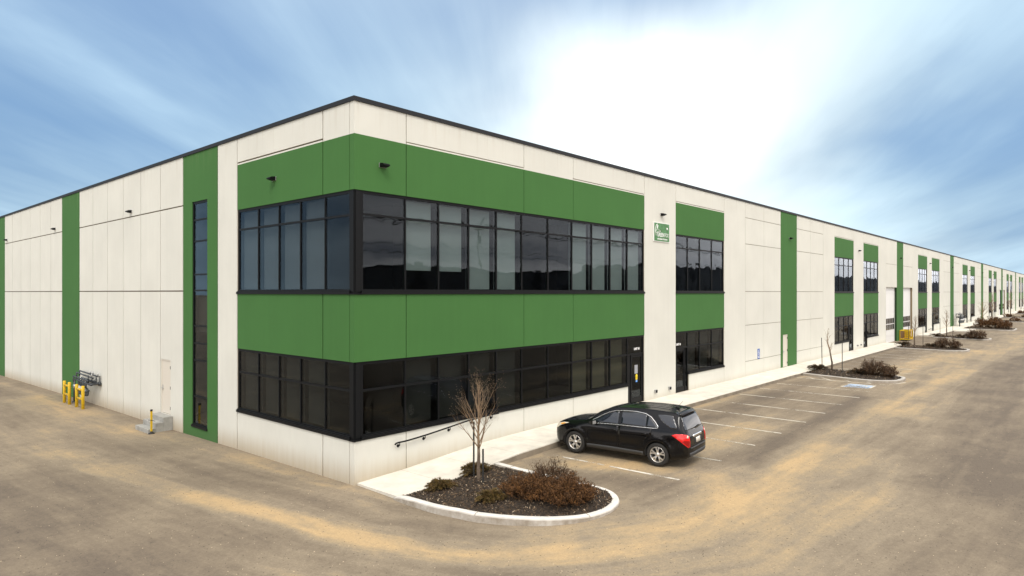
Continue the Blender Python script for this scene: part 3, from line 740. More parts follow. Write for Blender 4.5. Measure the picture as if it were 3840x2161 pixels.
def spline(pts, n=6, closed=False):
    out = []; k = len(pts)
    for i in range(k-1):
        p0 = Vector(pts[max(i-1, 0)]); p1 = Vector(pts[i]); p2 = Vector(pts[i+1]); p3 = Vector(pts[min(i+2, k-1)])
        for j in range(n):
            t = j/n; out.append(0.5*((2*p1)+(-p0+p2)*t+(2*p0-5*p1+4*p2-p3)*t*t+(-p0+3*p1-3*p2+p3)*t**3))
    out.append(Vector(pts[-1])); return out
KW = 0.20
def kerb(path, seed=0, mt='kerbi'):
    """path: outer top edge (x,y,z); bed lies on the left of travel"""
    pts = spline(path, 5); m = MB(); rings = []
    for i, p in enumerate(pts):
        t = (pts[min(i+1, len(pts)-1)]-pts[max(i-1, 0)]); t.z = 0; t.normalize(); nrm = Vector((-t.y, t.x, 0))
        g = gz(p.x, p.y)-0.15
        j = noise.noise(Vector((p.x*2.1, p.y*2.1, seed)))*0.010
        rings.append([Vector((p.x, p.y, 0))-nrm*0.03+Vector((0,0,g)), Vector((p.x, p.y, p.z-0.035))-nrm*(0.004+j), Vector((p.x, p.y, p.z-0.008+j*.5))+nrm*0.014,
                      Vector((p.x, p.y, p.z+j*.4))+nrm*0.05, Vector((p.x, p.y, p.z))+nrm*(KW-0.03), Vector((p.x, p.y, p.z-0.015))+nrm*KW, Vector((p.x, p.y, p.z-0.3))+nrm*KW])
    n = 7; vs = [v for r in rings for v in r]; fs = []
    for i in range(len(rings)-1):
        for j in range(n-1): fs.append((i*n+j, (i+1)*n+j, (i+1)*n+j+1, i*n+j+1))
    fs.append(tuple(range(n-1, -1, -1))); fs.append(tuple((len(rings)-1)*n+j for j in range(n)))
    m.add(vs, fs, 0, False)
    o = m.build('kerb', MT[mt], recalc=True)
    for pl in o.data.polygons[:-2]: pl.use_smooth = True
    if mt == 'kerbi':
        jm = MB(); acc = 0
        for i in range(1, len(rings)-1):
            acc += (pts[i]-pts[i-1]).length
            if acc > 2.6: acc = 0; jm.tube([p+Vector((0,0,.001)) for p in rings[i][1:6]], .007, 5)
        tag(jm.build('kerb_joint', MT['kerbd']), kind='structure')
    tag(o, kind='structure')
    inner = [r[4] for r in rings]
    return inner
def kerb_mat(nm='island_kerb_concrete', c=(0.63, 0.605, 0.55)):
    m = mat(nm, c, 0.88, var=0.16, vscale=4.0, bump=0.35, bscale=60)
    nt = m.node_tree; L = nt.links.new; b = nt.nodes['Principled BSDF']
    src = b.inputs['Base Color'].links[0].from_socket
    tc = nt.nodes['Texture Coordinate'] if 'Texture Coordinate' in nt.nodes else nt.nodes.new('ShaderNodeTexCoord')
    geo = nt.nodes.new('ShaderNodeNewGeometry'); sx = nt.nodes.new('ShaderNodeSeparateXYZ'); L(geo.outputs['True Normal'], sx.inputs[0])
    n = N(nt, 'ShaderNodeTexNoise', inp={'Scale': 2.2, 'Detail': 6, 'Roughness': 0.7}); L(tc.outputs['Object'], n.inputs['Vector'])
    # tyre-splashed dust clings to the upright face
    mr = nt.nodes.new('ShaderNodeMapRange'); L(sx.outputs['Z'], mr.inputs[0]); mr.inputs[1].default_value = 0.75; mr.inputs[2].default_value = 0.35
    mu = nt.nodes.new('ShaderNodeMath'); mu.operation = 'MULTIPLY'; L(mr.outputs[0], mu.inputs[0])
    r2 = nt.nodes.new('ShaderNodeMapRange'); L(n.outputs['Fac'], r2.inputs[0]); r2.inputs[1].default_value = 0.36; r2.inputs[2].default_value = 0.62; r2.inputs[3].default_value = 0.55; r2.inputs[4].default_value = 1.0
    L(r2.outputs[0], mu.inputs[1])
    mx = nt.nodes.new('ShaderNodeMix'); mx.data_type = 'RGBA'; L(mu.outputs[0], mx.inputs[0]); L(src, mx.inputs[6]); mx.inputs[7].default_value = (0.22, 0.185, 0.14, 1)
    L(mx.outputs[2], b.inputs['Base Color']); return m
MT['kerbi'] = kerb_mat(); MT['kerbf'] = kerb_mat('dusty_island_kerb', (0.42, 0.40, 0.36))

def bed(outline, name_label, zfun, chips=600, seed=1, size=0.03, cell=0.14, mound=0.07):
    bm = bmesh.new(); vs = [bm.verts.new((p[0], p[1], 0)) for p in outline]; bm.faces.new(vs)
    xs = [p[0] for p in outline]; ys = [p[1] for p in outline]
    def cuts(lo, hi, ax):
        c = lo+cell
        while c < hi:
            bmesh.ops.bisect_plane(bm, geom=bm.verts[:]+bm.edges[:]+bm.faces[:], plane_co=(c if ax == 0 else 0, c if ax else 0, 0), plane_no=(1-ax, ax, 0)); c += cell
    cuts(min(xs), max(xs), 0); cuts(min(ys), max(ys), 1)
    poly = [(p[0], p[1]) for p in outline]; segs = list(zip(poly, poly[1:]+poly[:1]))
    def z(x, y):
        d = min(seg_d((x, y), a, b) for a, b in segs)
        return zfun(x, y) + mound*sm01(d/0.7) + noise.noise(Vector((x*3, y*3, seed)))*0.035 + noise.noise(Vector((x*11, y*11, seed)))*0.02*sm01(d/.15)
    for v in bm.verts: v.co.z = z(v.co.x, v.co.y)
    mb = MB(); bm.verts.index_update(); 
    mb.add([v.co for v in bm.verts], [tuple(v.index for v in f.verts) for f in bm.faces], 0, True); bm.free()
    rnd = random.Random(seed)
    def inside(x, y):
        c = False
        for (x1, y1), (x2, y2) in segs:
            if (y1 > y) != (y2 > y) and x < (x2-x1)*(y-y1)/(y2-y1)+x1: c = not c
        return c
    n = 0
    while n < chips:
        x = rnd.uniform(min(xs), max(xs)); y = rnd.uniform(min(ys), max(ys))
        if not inside(x, y): continue
        n += 1; l = rnd.uniform(.5, 1.6)*size; w = l*rnd.uniform(.18, .45)
        M = Matrix.Translation((x, y, z(x, y)+rnd.uniform(0, .012))) @ Matrix.Rotation(rnd.uniform(0, 6.28), 4, 'Z') @ Matrix.Rotation(rnd.uniform(-.9, .9), 4, 'Y') @ Matrix.Rotation(rnd.uniform(-.5, .5), 4, 'X')
        t = rnd.random(); mi = 1 if t < .52 else (2 if t < .94 else 3)
        h = w*.35
        vv = [M @ Vector(q) for q in ((-l,-w,0),(l,-w*.6,0),(l*.8,w,0),(-l*.9,w*.8,0),(-l*.9,-w*.8,h),(l*.9,-w*.5,h),(l*.7,w*.8,h),(-l*.8,w*.6,h))]
        mb.add(vv, [(4,5,6,7),(0,1,5,4),(1,2,6,5),(2,3,7,6),(3,0,4,7)], mi)
    o = mb.build('mulch', [MT['soil'], MT['chip1'], MT['chip2'], MT['chip3']]); tag(o, name_label, 'mulch', kind='stuff')
    return z
# first island, next to the corner
K1 = [(0.02,-1.66,-.345),(0.02,-1.95,-.285),(0.03,-2.4,-.27),(0.07,-3.1,-.265),(0.22,-3.8,-.26),(0.36,-4.35,-.26),(0.70,-5.04,-.26),(1.17,-5.70,-.255),(1.72,-6.18,-.25),(2.25,-6.38,-.24),(2.8,-6.38,-.235),(3.3,-6.2,-.23),(3.65,-5.88,-.22),(3.85,-5.45,-.215),(3.88,-4.95,-.21),(3.84,-4.4,-.20),(3.78,-3.4,-.18),(3.74,-2.6,-.16),(3.72,-1.84,-.14)]
inner = kerb(K1)
out1 = [(p.x, p.y) for p in inner][1:]
out1 = [(0.26, -1.845)] + out1[1:-1] + [(3.52, -1.845)]
zb1 = bed(out1, 'dark shredded bark mulch filling the nearest kerbed island', lambda x, y: lerp([(0,-.315),(4,-.20)], x), 9000, 3, 0.027)
def island(x0, x1, yend, skew, seed, lab, zt=0.0, chips=1500, lod=0.05):
    # x0,x1: sides at the walkway; rounded head at yend
    r = (x1-x0)/2
    P_ = [(x0, -1.84, zt), (x0+skew*.4, -3.2, zt), (x0+skew*.8, yend+2.2, zt), (x0+skew+0.15, yend+1.1, zt), (x0+skew+.55, yend+.4, zt), (x0+skew+1.2, yend+.03, zt),
          (x1+skew-1.0, yend+.03, zt), (x1+skew*.9-.4, yend+.45, zt), (x1+skew*.8-.1, yend+1.2, zt), (x1+skew*.6, yend+2.2, zt), (x1+skew*.3, -3.2, zt), (x1, -1.84, zt)]
    inn = kerb(P_, seed, 'kerbf'); o = [(p.x, p.y) for p in inn]; o = [(o[0][0], -1.845)] + o[1:-1] + [(o[-1][0], -1.845)]
    return bed(o, lab, lambda x, y: zt-0.04, chips, seed, lod, 0.3, 0.10)
zb2 = island(30.3, 33.9, -6.95, -0.9, 11, 'dark bark mulch in the island with the crooked tree beyond the blue painted stall', 0.0, 3500, .035)
zb3 = island(54.6, 58.2, -7.1, -0.5, 12, 'dark bark mulch in the island before the yellow steel cage', 0.0, 1800, .05)
zb4 = island(72.6, 76.0, -7.0, -1.2, 13, 'dark bark mulch in the island just past the garage doors', 0.0, 1200, .06)
zb5 = island(95.0, 101.5, -7.4, -1.5, 14, 'dark mulch under the dense shrub hedge in the far wide island', 0.0, 900, .08)
zb6 = island(124.0, 128.5, -7.0, 0, 15, 'dark mulch in the small far island behind the hedge', 0.0, 500, .1)
zb7 = island(146.0, 150.5, -7.0, 0, 16, 'dark mulch in the second farthest island', 0.0, 400, .1)
zb8 = island(176.0, 181, -7.0, 0, 17, 'dark mulch in the farthest island along the facade', 0.0, 300, .1)

def strip_on_ground(mb, a, b, w, mi=0, lift=0.007, n=None):
    a = Vector(a); b = Vector(b); d = b-a; L_ = d.length; n = n or max(1, int(L_/0.17)); nn = Vector((-d.y, d.x)).normalized()*w/2
    vs = []; fs = []
    for i in range(n+1):
        p = a+d*i/n
        for s in (-1, 1): q = p+nn*s; vs.append((q.x, q.y, gz(q.x, q.y)+lift))
    for i in range(n): fs.append((2*i, 2*i+2, 2*i+3, 2*i+1))
    mb.add(vs, fs, mi)
m = MB()
sx_ = [8.1, 10.75, 13.15, 15.75, 18.2, 20.85, 23.45, 25.85, 29.5]
m2 = MB()
strip_on_ground(m2, (5.66, -2.05), (5.80, -6.5), 0.10)
strip_on_ground(m2, (8.1, -1.95), (8.22, -6.6), 0.10)
strip_on_ground(m, (8.15, -4.7), (8.22, -6.6), 0.09)
for x in sx_[1:8]: strip_on_ground(m, (x, -1.95), (x+.02, -6.62), 0.10)
for x in (35.6, 38.1, 40.5): strip_on_ground(m, (x, -1.95), (x-.1, -6.6), 0.10)
for x in (43.2, 45.8, 48.4, 50.95, 53.3): strip_on_ground(m, (x, -1.95), (x-.15, -4.3), 0.10); strip_on_ground(m2, (x-.15, -4.3), (x-.2, -6.6), 0.10)
for x in (78.5, 81.1, 83.7, 86.3): strip_on_ground(m2, (x, -1.95), (x, -6.6), 0.1)
# hatched access aisle beside the island
strip_on_ground(m, (29.08, -1.95), (29.06, -6.6), 0.11); strip_on_ground(m, (29.1, -6.66), (30.6, -6.66), 0.10) if False else None
strip_on_ground(m, (29.15, -6.6), (30.9, -7.15), 0.10)
for y0_ in (-2.05, -2.95, -4.0, -5.0): strip_on_ground(m, (30.1, y0_), (29.1, y0_-.85), 0.09)
tag(m.build('parking_lines', MT['line']), kind='structure'); tag(m2.build('faded_parking_lines', MT['linex']), kind='structure')
m = MB()
def gpoly(mb, x0, x1, y0, y1, mi, lift):
    nx = 8; ny = 8
    vs = [(x0+(x1-x0)*i/nx, y0+(y1-y0)*j/ny, gz(x0+(x1-x0)*i/nx, y0+(y1-y0)*j/ny)+lift) for j in range(ny+1) for i in range(nx+1)]
    mb.add(vs, [(j*(nx+1)+i, j*(nx+1)+i+1, (j+1)*(nx+1)+i+1, (j+1)*(nx+1)+i) for j in range(ny) for i in range(nx)], mi)
gpoly(m, 26.92, 28.28, -6.16, -4.98, 0, 0.007)
for a, b in (((26.83,-4.93),(28.37,-4.93)), ((26.83,-6.21),(28.37,-6.21)), ((26.87,-4.98),(26.87,-6.16)), ((28.33,-4.98),(28.33,-6.16))): strip_on_ground(m, a, b, 0.10, 1, 0.008)
# wheelchair emblem painted in the middle
def ring_pts(c, r, a0, a1, n): return [(c[0]+r*math.cos(R(a0+(a1-a0)*i/n)), c[1]+r*math.sin(R(a0+(a1-a0)*i/n))) for i in range(n+1)]
rp = ring_pts((27.6, -5.7), .27, 100, 380, 14)
for a, b in zip(rp, rp[1:]): strip_on_ground(m, a, b, 0.07, 1, 0.012, 1)
strip_on_ground(m, (27.5,-5.2), (27.52,-5.6), 0.08, 1, .012); strip_on_ground(m, (27.52,-5.6), (27.8,-5.6), 0.07, 1, .013); strip_on_ground(m, (27.8,-5.6), (27.95,-5.95), 0.07, 1, .014)
tag(m.build('painted_stall_symbol', [MT['blue'], MT['line']]), kind='structure')

# loose pebbles
def pebbles():
    mb = MB(); rnd = random.Random(5)
    n = 0
    while n < 5200:
        x = rnd.uniform(-9, 30); y = rnd.uniform(-14, 14)
        if (x > -0.05 and y > -1.9) or (0 < x < 4 and y > -6.5): continue
        dd = math.hypot(x+10.2, y+14.8)
        if rnd.random() > min(1, 12/dd)**1.5: continue
        n += 1; s = rnd.uniform(.006, .017); z = gz(x, y); a = rnd.uniform(0, 6.28)
        vs = [(x+s*math.cos(a+k*1.57)*rnd.uniform(.6, 1.2), y+s*math.sin(a+k*1.57)*rnd.uniform(.6, 1.2), z) for k in range(4)] + [(x, y, z+s*.8)]
        mb.add(vs, [(0,1,4),(1,2,4),(2,3,4),(3,0,4)], 0 if rnd.random() < .6 else 1)
    tag(mb.build('gravel', [mat('pebble_dark', (.09,.075,.06), .9), mat('pebble_pale', (.42,.34,.23), .9)]), 'fine loose gravel scattered over the dusty lot', 'gravel', kind='stuff')
pebbles()

# ------------------------------------------------------------------ plants
def tree_mesh(h=2.6, fork=0.95, spread=0.6, seed=1, crooked=0.0, nb=11, tw=1.0, thick=1.0):
    rnd = random.Random(seed); tr = MB(); br = MB()
    def bend(p, k): return Vector((rnd.uniform(-1,1)*k, rnd.uniform(-1,1)*k, 0))
    pts = []; r_ = []
    n = 14
    for i in range(n+1):
        t = i/n; z = t*h
        off = Vector((crooked*math.sin(t*5+seed)*0.10 + rnd.uniform(-.008,.008), crooked*math.cos(t*4+seed)*0.08 + rnd.uniform(-.008,.008), 0))*(1+2*crooked*t)
        pts.append(Vector((0,0,z))+off); r_.append((0.040*(1-t)**0.9+0.004)*thick*(1.35 if i == 0 else 1))
    k0 = int(n*fork/h)
    tr.tube(pts[:k0+2], r_[:k0+2], 10); br.tube(pts[k0+1:], r_[k0+1:], 6)
    def branch(p, d, l, r, lev):
        q = [p]; rr = [r]; dd = d.normalized(); ns = 6 if lev < 2 else 4
        for i in range(ns):
            dd = (dd + Vector((rnd.uniform(-.16,.16), rnd.uniform(-.16,.16), rnd.uniform(-.02,.17)))).normalized()
            p2 = q[-1]+dd*l/ns; q.append(p2); rr.append(r*(1-(i+1)/ns*.75))
            if lev < 3 and i >= 1 and rnd.random() < (0.85 if lev == 0 else 0.62)*tw:
                a = rnd.uniform(0, 6.28); s = dd.cross(Vector((math.cos(a), math.sin(a), 0.3))).normalized()
                branch(p2, dd*0.9+s*rnd.uniform(.4,.75), l*rnd.uniform(.32,.55), rr[-1]*.62, lev+1)
        br.tube(q, rr, 5 if lev == 0 else (4 if lev == 1 else 3), caps=False)
        if lev >= 1 and rnd.random() < .6:   # buds at the tips
            e = q[-1]; s = .006; br.tube([e, e+dd*.018], [s, .001], 4)
    for i in range(nb):
        t = fork/h + (0.90-fork/h)*(i/nb)**1.15
        j = t*n; k = min(int(j), n-1); p = pts[k].lerp(pts[k+1], j-k)
        a = i*2.4+rnd.uniform(-.4,.4); lift = 1.05+0.9*t
        l = spread*(1.75-1.15*t)*rnd.uniform(.8,1.1)
        branch(p, Vector((math.cos(a), math.sin(a), lift)), l, 0.017*thick*(1.15-t*.8), 0)
    return tr, br
def make_tree(label, loc, group, rz=0, **kw):
    t = thing('young_tree', label, 'tree', loc, rz, group); a, b = tree_mesh(**kw)
    a.build('trunk', MT['bark'], t); b.build('branches', MT['twig'], t); return t
GT = 'bare young trees planted in the kerbed islands'
make_tree('bare young tree with a round twiggy crown in the nearest mulched island', (2.18, -2.52, -.30), GT, h=2.62, fork=0.90, spread=0.84, seed=4, nb=18, tw=1.0, thick=1.25)
make_tree('crooked bare sapling with a narrow crown in the second island near the blue stall', (32.4, -2.85, -.02), GT, h=2.6, fork=1.15, spread=0.42, seed=9, crooked=1.0, nb=8, tw=.8, thick=1.45)
make_tree('upright bare tree in the island before the yellow steel cage', (58.1, -2.8, -.02), GT, h=2.75, fork=1.1, spread=0.5, seed=12, crooked=.4, nb=11, thick=1.45)
make_tree('bare tree with a dense twiggy oval crown beside the far wall meters', (74.0, -3.0, -.02), GT, h=2.9, fork=1.0, spread=0.6, seed=15, nb=15, thick=1.45)
make_tree('wide spreading bare tree rising behind the dense shrub hedge', (106.5, -2.9, -.05), GT, h=3.4, fork=1.2, spread=1.0, seed=18, nb=15, thick=2.0)
make_tree('tall full bare tree in front of the farther recessed garage doors', (118.5, -2.9, -.05), GT, h=5.0, fork=1.6, spread=1.0, seed=21, nb=16, thick=2.0)
make_tree('small bare tree near the far end of the long facade', (150, -2.9, -.05), GT, h=5.4, fork=1.6, spread=1.1, seed=24, nb=14, thick=2.0)
make_tree('farthest bare tree at the right edge of the picture', (185, -2.9, -.05), GT, h=5.2, fork=1.6, spread=1.2, seed=27, nb=14, thick=2.0)
GS = 'dark stakes set beside the young trees'
def stake(label, x, y, z, h, lean=(0,0)):
    m = MB(); m.obox(Matrix.Identity(4) @ Matrix.Translation((lean[0]*h/2, lean[1]*h/2, h/2-.1)) @ Matrix.Rotation(lean[0], 4, 'Y') @ Matrix.Rotation(-lean[1], 4, 'X'), .036, .036, h+.2)
    o = m.build('stake', MT['stake'], bevel=.004); o.location = (x, y, z); tag(o, label, 'stake', GS)
stake('short dark stake standing right of the nearest tree trunk', 1.96, -2.90, -.28, 1.0)
stake('taller dark stake standing behind the nearest tree trunk', 2.30, -2.22, -.26, 1.55)
stake('leaning dark stake left of the crooked sapling', 32.5, -2.35, -.0, 2.0, (.04, .03))
stake('dark stake right of the crooked sapling', 31.5, -3.75, -.0, 1.95)
stake('dark stake left of the tree before the yellow cage', 58.1, -2.3, 0, 2.0)
stake('dark stake right of the tree before the yellow cage', 57.7, -3.5, 0, 2.0)
stake('dark stake left of the dense crowned tree by the far meters', 73.3, -2.5, 0, 2.0)
stake('dark stake right of the dense crowned tree by the far meters', 72.2, -3.8, 0, 1.9)
for i, (x, y) in enumerate(((103.5,-3.0),(107.5,-3.6),(113,-3.0),(118,-3.4))):
    stake(('first', 'second', 'third', 'fourth')[i]+' thin stake from the left above the far dense hedge', x, y, 0, 2.2)

def shrub(name, label, loc, rx, ry, h, leaves, m_leaf, seed, group, leaf=0.026, twigs=160, tall=0.0, rz=0):
    t = thing(name, label, 'shrub', loc, rz, group); rnd = random.Random(seed); tw = MB(); lf = MB()
    tips = []
    for i in range(twigs):
        a = rnd.uniform(0, 6.28); rr = math.sqrt(rnd.random()); el = rnd.uniform(.25, 1.45)
        top = h*(0.75+0.3*noise.noise(Vector((math.cos(a)*rr*2, math.sin(a)*rr*2, seed))))*math.sqrt(max(.12, 1-rr*rr*.85))*rnd.uniform(.75, 1.12+tall)
        e = Vector((math.cos(a)*rr*rx, math.sin(a)*rr*ry, top)); b = Vector((e.x*.25+rnd.uniform(-.08,.08), e.y*.25+rnd.uniform(-.08,.08), -.02))
        mid = b.lerp(e, .5)+Vector((e.x*.12, e.y*.12, top*.08)); 
        tw.tube([b, mid, e], [.009, .006, .002], 3, caps=False); tips.append((b, mid, e))
        for k in range(3):
            f = mid.lerp(e, rnd.random()); g = f+Vector((rnd.uniform(-.12,.12), rnd.uniform(-.12,.12), rnd.uniform(.02,.16)))*(h*1.1); tw.tube([f, g], [.004, .0015], 3, caps=False); tips.append((f, f.lerp(g, .5), g))
    for i in range(leaves):
        b, mid, e = rnd.choice(tips); u = rnd.random()**.6; p = (b.lerp(mid, u*2) if u < .5 else mid.lerp(e, u*2-1))
        if p.z < .02: p.z = rnd.uniform(.02, .25)*h
        p = p+Vector((rnd.gauss(0, .035), rnd.gauss(0, .035), rnd.gauss(0, .03)))*(h*1.2)
        s = leaf*rnd.uniform(.6, 1.5); M = Matrix.Rotation(rnd.uniform(0,6.28), 3, 'Z') @ Matrix.Rotation(rnd.uniform(-1.3,1.3), 3, 'X') @ Matrix.Rotation(rnd.uniform(-.6,.6), 3, 'Y')
        lf.add([p+M@Vector(q) for q in ((-s*.4,0,0),(0,-s*.8,.1*s),(s*.4,0,0),(0,s*.9,.15*s))], [(0,1,2,3)], 0)
    tw.build('stems', MT['dstem'], t); lf.build('foliage', m_leaf, t); return t
GSH = 'brown shrubs growing in the kerbed islands'
shrub('brown_shrub', 'dense rust brown shrub in the nearest island, next to the spreading junipers', (2.05,-4.45,-.24), .74, .85, .56, 8500, MT['leafb'], 1, GSH, .024, 260, .3)
shrub('brown_shrub', 'dense rust brown shrub closest to the rounded kerb head of the nearest island', (2.35,-5.38,-.24), .86, .68, .62, 8500, MT['leafb'], 2, GSH, .024, 260, .3)
shrub('brown_shrub', 'tall thin twiggy brown shrub rising at the back of the nearest island', (3.02,-4.35,-.22), .60, .75, .66, 4200, MT['leafb2'], 3, GSH, .022, 190, .25)
def juniper(label, loc, rx, ry, h, seed, m_, group='low spreading junipers in the kerbed islands', n=95, dens=1.0):
    t = thing('juniper', label, 'juniper', loc, 0, group); rnd = random.Random(seed); st = MB(); lf = MB()
    for i in range(n):
        a = rnd.uniform(0, 6.28); rr = rnd.uniform(.35, 1.05); up = rnd.random()
        e = Vector((math.cos(a)*rr*rx, math.sin(a)*rr*ry, h*(.25+.85*up)*(1.15-rr*.6))); b = Vector((0,0,0.02)); mid = b.lerp(e, .55)+Vector((0,0,h*.28))
        cr = spline([b, mid, e], 5); st.tube(cr, [.010-.0008*k for k in range(len(cr))], 3, caps=False)
        for k in range(2, len(cr)):
            for j in range(int(13*dens)):
                p = cr[k-1].lerp(cr[k], rnd.random()); d = (cr[k]-cr[k-1]).normalized(); s = Vector((rnd.uniform(-1,1), rnd.uniform(-1,1), rnd.uniform(-.25,.7)))
                q = p+(d*.9+s*.75).normalized()*rnd.uniform(.035,.10)*(rx/.5)**.5; w = (q-p).cross(Vector((rnd.uniform(-1,1), rnd.uniform(-1,1), 1))).normalized()*.007*(rx/.5)**.5
                lf.add([p-w, p+w, q+w*.3, q-w*.3], [(0,1,2,3)], 0 if rnd.random() < .7 else 1)
    st.build('stems', MT['twig'], t); lf.build('foliage', [m_, MT['junb']], t); return t
juniper('low olive juniper nearest the building corner, in the first island', (1.05,-2.28,-.27), .42, .36, .26, 1, MT['jun'])
juniper('low dark juniper behind the nearest tree trunk', (2.62,-1.98,-.21), .50, .34, .27, 2, MT['jun'])
juniper('low brown juniper left of the rust brown shrubs in the nearest island', (1.18,-3.92,-.24), .42, .34, .25, 3, MT['jun'])
# far islands: same kinds, lighter meshes
juniper('low dark juniper at the walkway end of the second island', (32.6,-2.1,0.0), .75, .6, .32, 4, MT['jund'], n=60)
juniper('low dark juniper at the foot of the shrubs in the second island', (31.7,-4.6,0.02), .8, .6, .34, 5, MT['jund'], n=60)
shrub('brown_shrub', 'wide twiggy brown shrub in the second island, the larger of its pair', (31.6,-5.35,0.03), .75, .75, 1.05, 2600, MT['leafb2'], 6, GSH, .038, 150, .2)
shrub('brown_shrub', 'smaller twiggy brown shrub at the head of the second island', (31.3,-6.2,0.03), .6, .55, .80, 2000, MT['leafb2'], 7, GSH, .038, 120, .2)
juniper('low dark juniper at the walkway end of the island before the yellow cage', (57.0,-2.1,0.0), .9, .7, .38, 8, MT['jund'], n=45, dens=.7)
juniper('low dark juniper mid bed in the island before the yellow cage', (56.5,-4.3,0.02), .9, .6, .38, 9, MT['jund'], n=45, dens=.7)
shrub('brown_shrub', 'round brown shrub in the island before the yellow cage, left of two', (56.2,-5.15,0.03), .75, .6, 1.0, 1600, MT['leafb2'], 10, GSH, .05, 100, .2)
shrub('brown_shrub', 'round brown shrub in the island before the yellow cage, right of two', (55.9,-6.1,0.03), .7, .55, .95, 1500, MT['leafb2'], 11, GSH, .05, 100, .2)
juniper('low dark juniper at the walkway end of the island past the garage doors', (73.4,-2.15,0.0), 1.0, .7, .42, 12, MT['jund'], n=35, dens=.6)
juniper('low dark juniper mid bed in the island past the garage doors', (72.3,-4.6,0.02), 1.0, .7, .42, 13, MT['jund'], n=35, dens=.6)
shrub('brown_shrub', 'brown shrub in the island past the garage doors, left of two', (72.2,-5.5,0.03), .9, .6, 1.05, 1200, MT['leafb2'], 14, GSH, .06, 80, .2)
shrub('brown_shrub', 'brown shrub in the island past the garage doors, right of two', (71.8,-6.2,0.03), .8, .55, .95, 1100, MT['leafb2'], 15, GSH, .06, 80, .2)
for i, (x, y, h_) in enumerate(((98.6,-3.4,1.5),(98.2,-4.4,1.6),(97.4,-5.4,1.5),(96.6,-6.4,1.3))):
    shrub('brown_shrub', 'rust brown shrub '+('at the walkway end of', 'second from the walkway in', 'third from the walkway in', 'at the driveway end of')[i]+' the far dense hedge', (x, y, 0), 1.7, .75, h_, 1300, MT['leafb'], 30+i, GSH, .085, 70, .15)
for i, (x, y) in enumerate(((126,-2.6),(126.5,-5.2),(148,-2.7),(148.5,-5.4),(178,-2.8),(178,-5.4))):
    shrub('brown_shrub', 'low dark shrub '+('near the walkway in', 'near the lane in')[i % 2]+(' the small far island', ' the second farthest island', ' the farthest island')[i//2], (x, y, 0), 1.6, .8, .8, 500, MT['leafb'], 40+i, GSH, .11, 40)

# ------------------------------------------------------------------ wall fittings
GLP = 'black wedge wall lights mounted high on the walls'
def wall_light(label, F, s, z=8.33):
    t = thing('wall_light', label, 'wall light', F.P(s, -0.010, z), 0 if F.side == 'R' else R(-90), GLP); t.scale = (.74, .66, .74)
    m = MB(); m.box(-.16, .16, -.018, .012, -.085, .085); m.build('back_plate', MT['steel'], t)
    m = MB()
    pr = [(-.018, .08), (-.20, .062), (-.30, .015), (-.30, -.03), (-.21, -.05), (-.018, -.08)]
    vs = [(-.15, y, z_) for y, z_ in pr]+[(.15, y, z_) for y, z_ in pr]; n = len(pr)
    m.add(vs, [tuple(range(n)), tuple(range(2*n-1, n-1, -1))]+[(i, i+n, (i+1) % n+n, (i+1) % n) for i in range(n)])
    m.build('housing', MT['frame'], t, bevel=.006, recalc=True)
    m = MB(); m.box(-.11, .11, -.19, -.05, -.078, -.064); m.build('lens', MT['cap'], t)
wall_light('black wall light on the green band left of the building corner', FL, 4.23)
wall_light('black wall light on the cream gable panels between the two green strips', FL, 16.6)
wall_light('black wall light on the gable just left of the wide green strip', FL, 28.36)
wall_light('black wall light at the far left end of the gable', FL, 39.84)
wall_light('black wall light on the green band just right of the building corner', FR, 0.93)
wall_light('black wall light above the green company sign', FR, 16.69, 8.37)
wall_light('black wall light on the green strip above the white service door', FR, 33.7)
for x, l in ((50.6, 'on the cream pillar between the first pair of narrow window bays'), (66.6, 'on the green strip between the white garage doors'), (83.0, 'on the cream pillar between the second pair of narrow window bays'),
             (100.0, 'on the green strip above the far gas meters'), (117.2, 'on the pillar between the third pair of narrow window bays'), (134, 'on the green strip behind the far bare trees'),
             (151, 'on the pillar between the fourth pair of narrow window bays'), (169, 'on the green strip between the far garage doors'), (186.3, 'on the pillar between the fifth pair of narrow bays'), (203.4, 'on the last green strip before the picture edge')):
    wall_light('black wall light '+l, FR, x)

# hose boxes low on the pillars
GV = 'small grey outlet boxes low on the pillars'
def vent(x, label):
    t = thing('outlet_box', label, 'outlet box', (x, 0, .33), 0, GV)
    m = MB(); m.box(-.085, .085, -.075, .0, -.075, .075); m.build('box', MT['steel'], t, bevel=.006)
    m = MB(); m.box(-.07, -.01, -.095, -.0752, -.06, .06); m.box(.01, .07, -.095, -.0752, -.06, .06); m.build('cover', MT['cap'], t)
for x, l in ((16.1, 'small grey outlet box nearer the car, under the company sign'), (17.4, 'small grey outlet box nearer the second glass door, under the company sign'),
             (50.1, 'left outlet box between the first pair of narrow bays'), (51.2, 'right outlet box between the first pair of narrow bays'), (82.3, 'left outlet box between the second pair of narrow bays'), (83.5, 'right outlet box between the second pair of narrow bays'),
             (116.6, 'left outlet box between the third pair of narrow bays'), (118, 'right outlet box between the third pair of narrow bays')): vent(x, l)

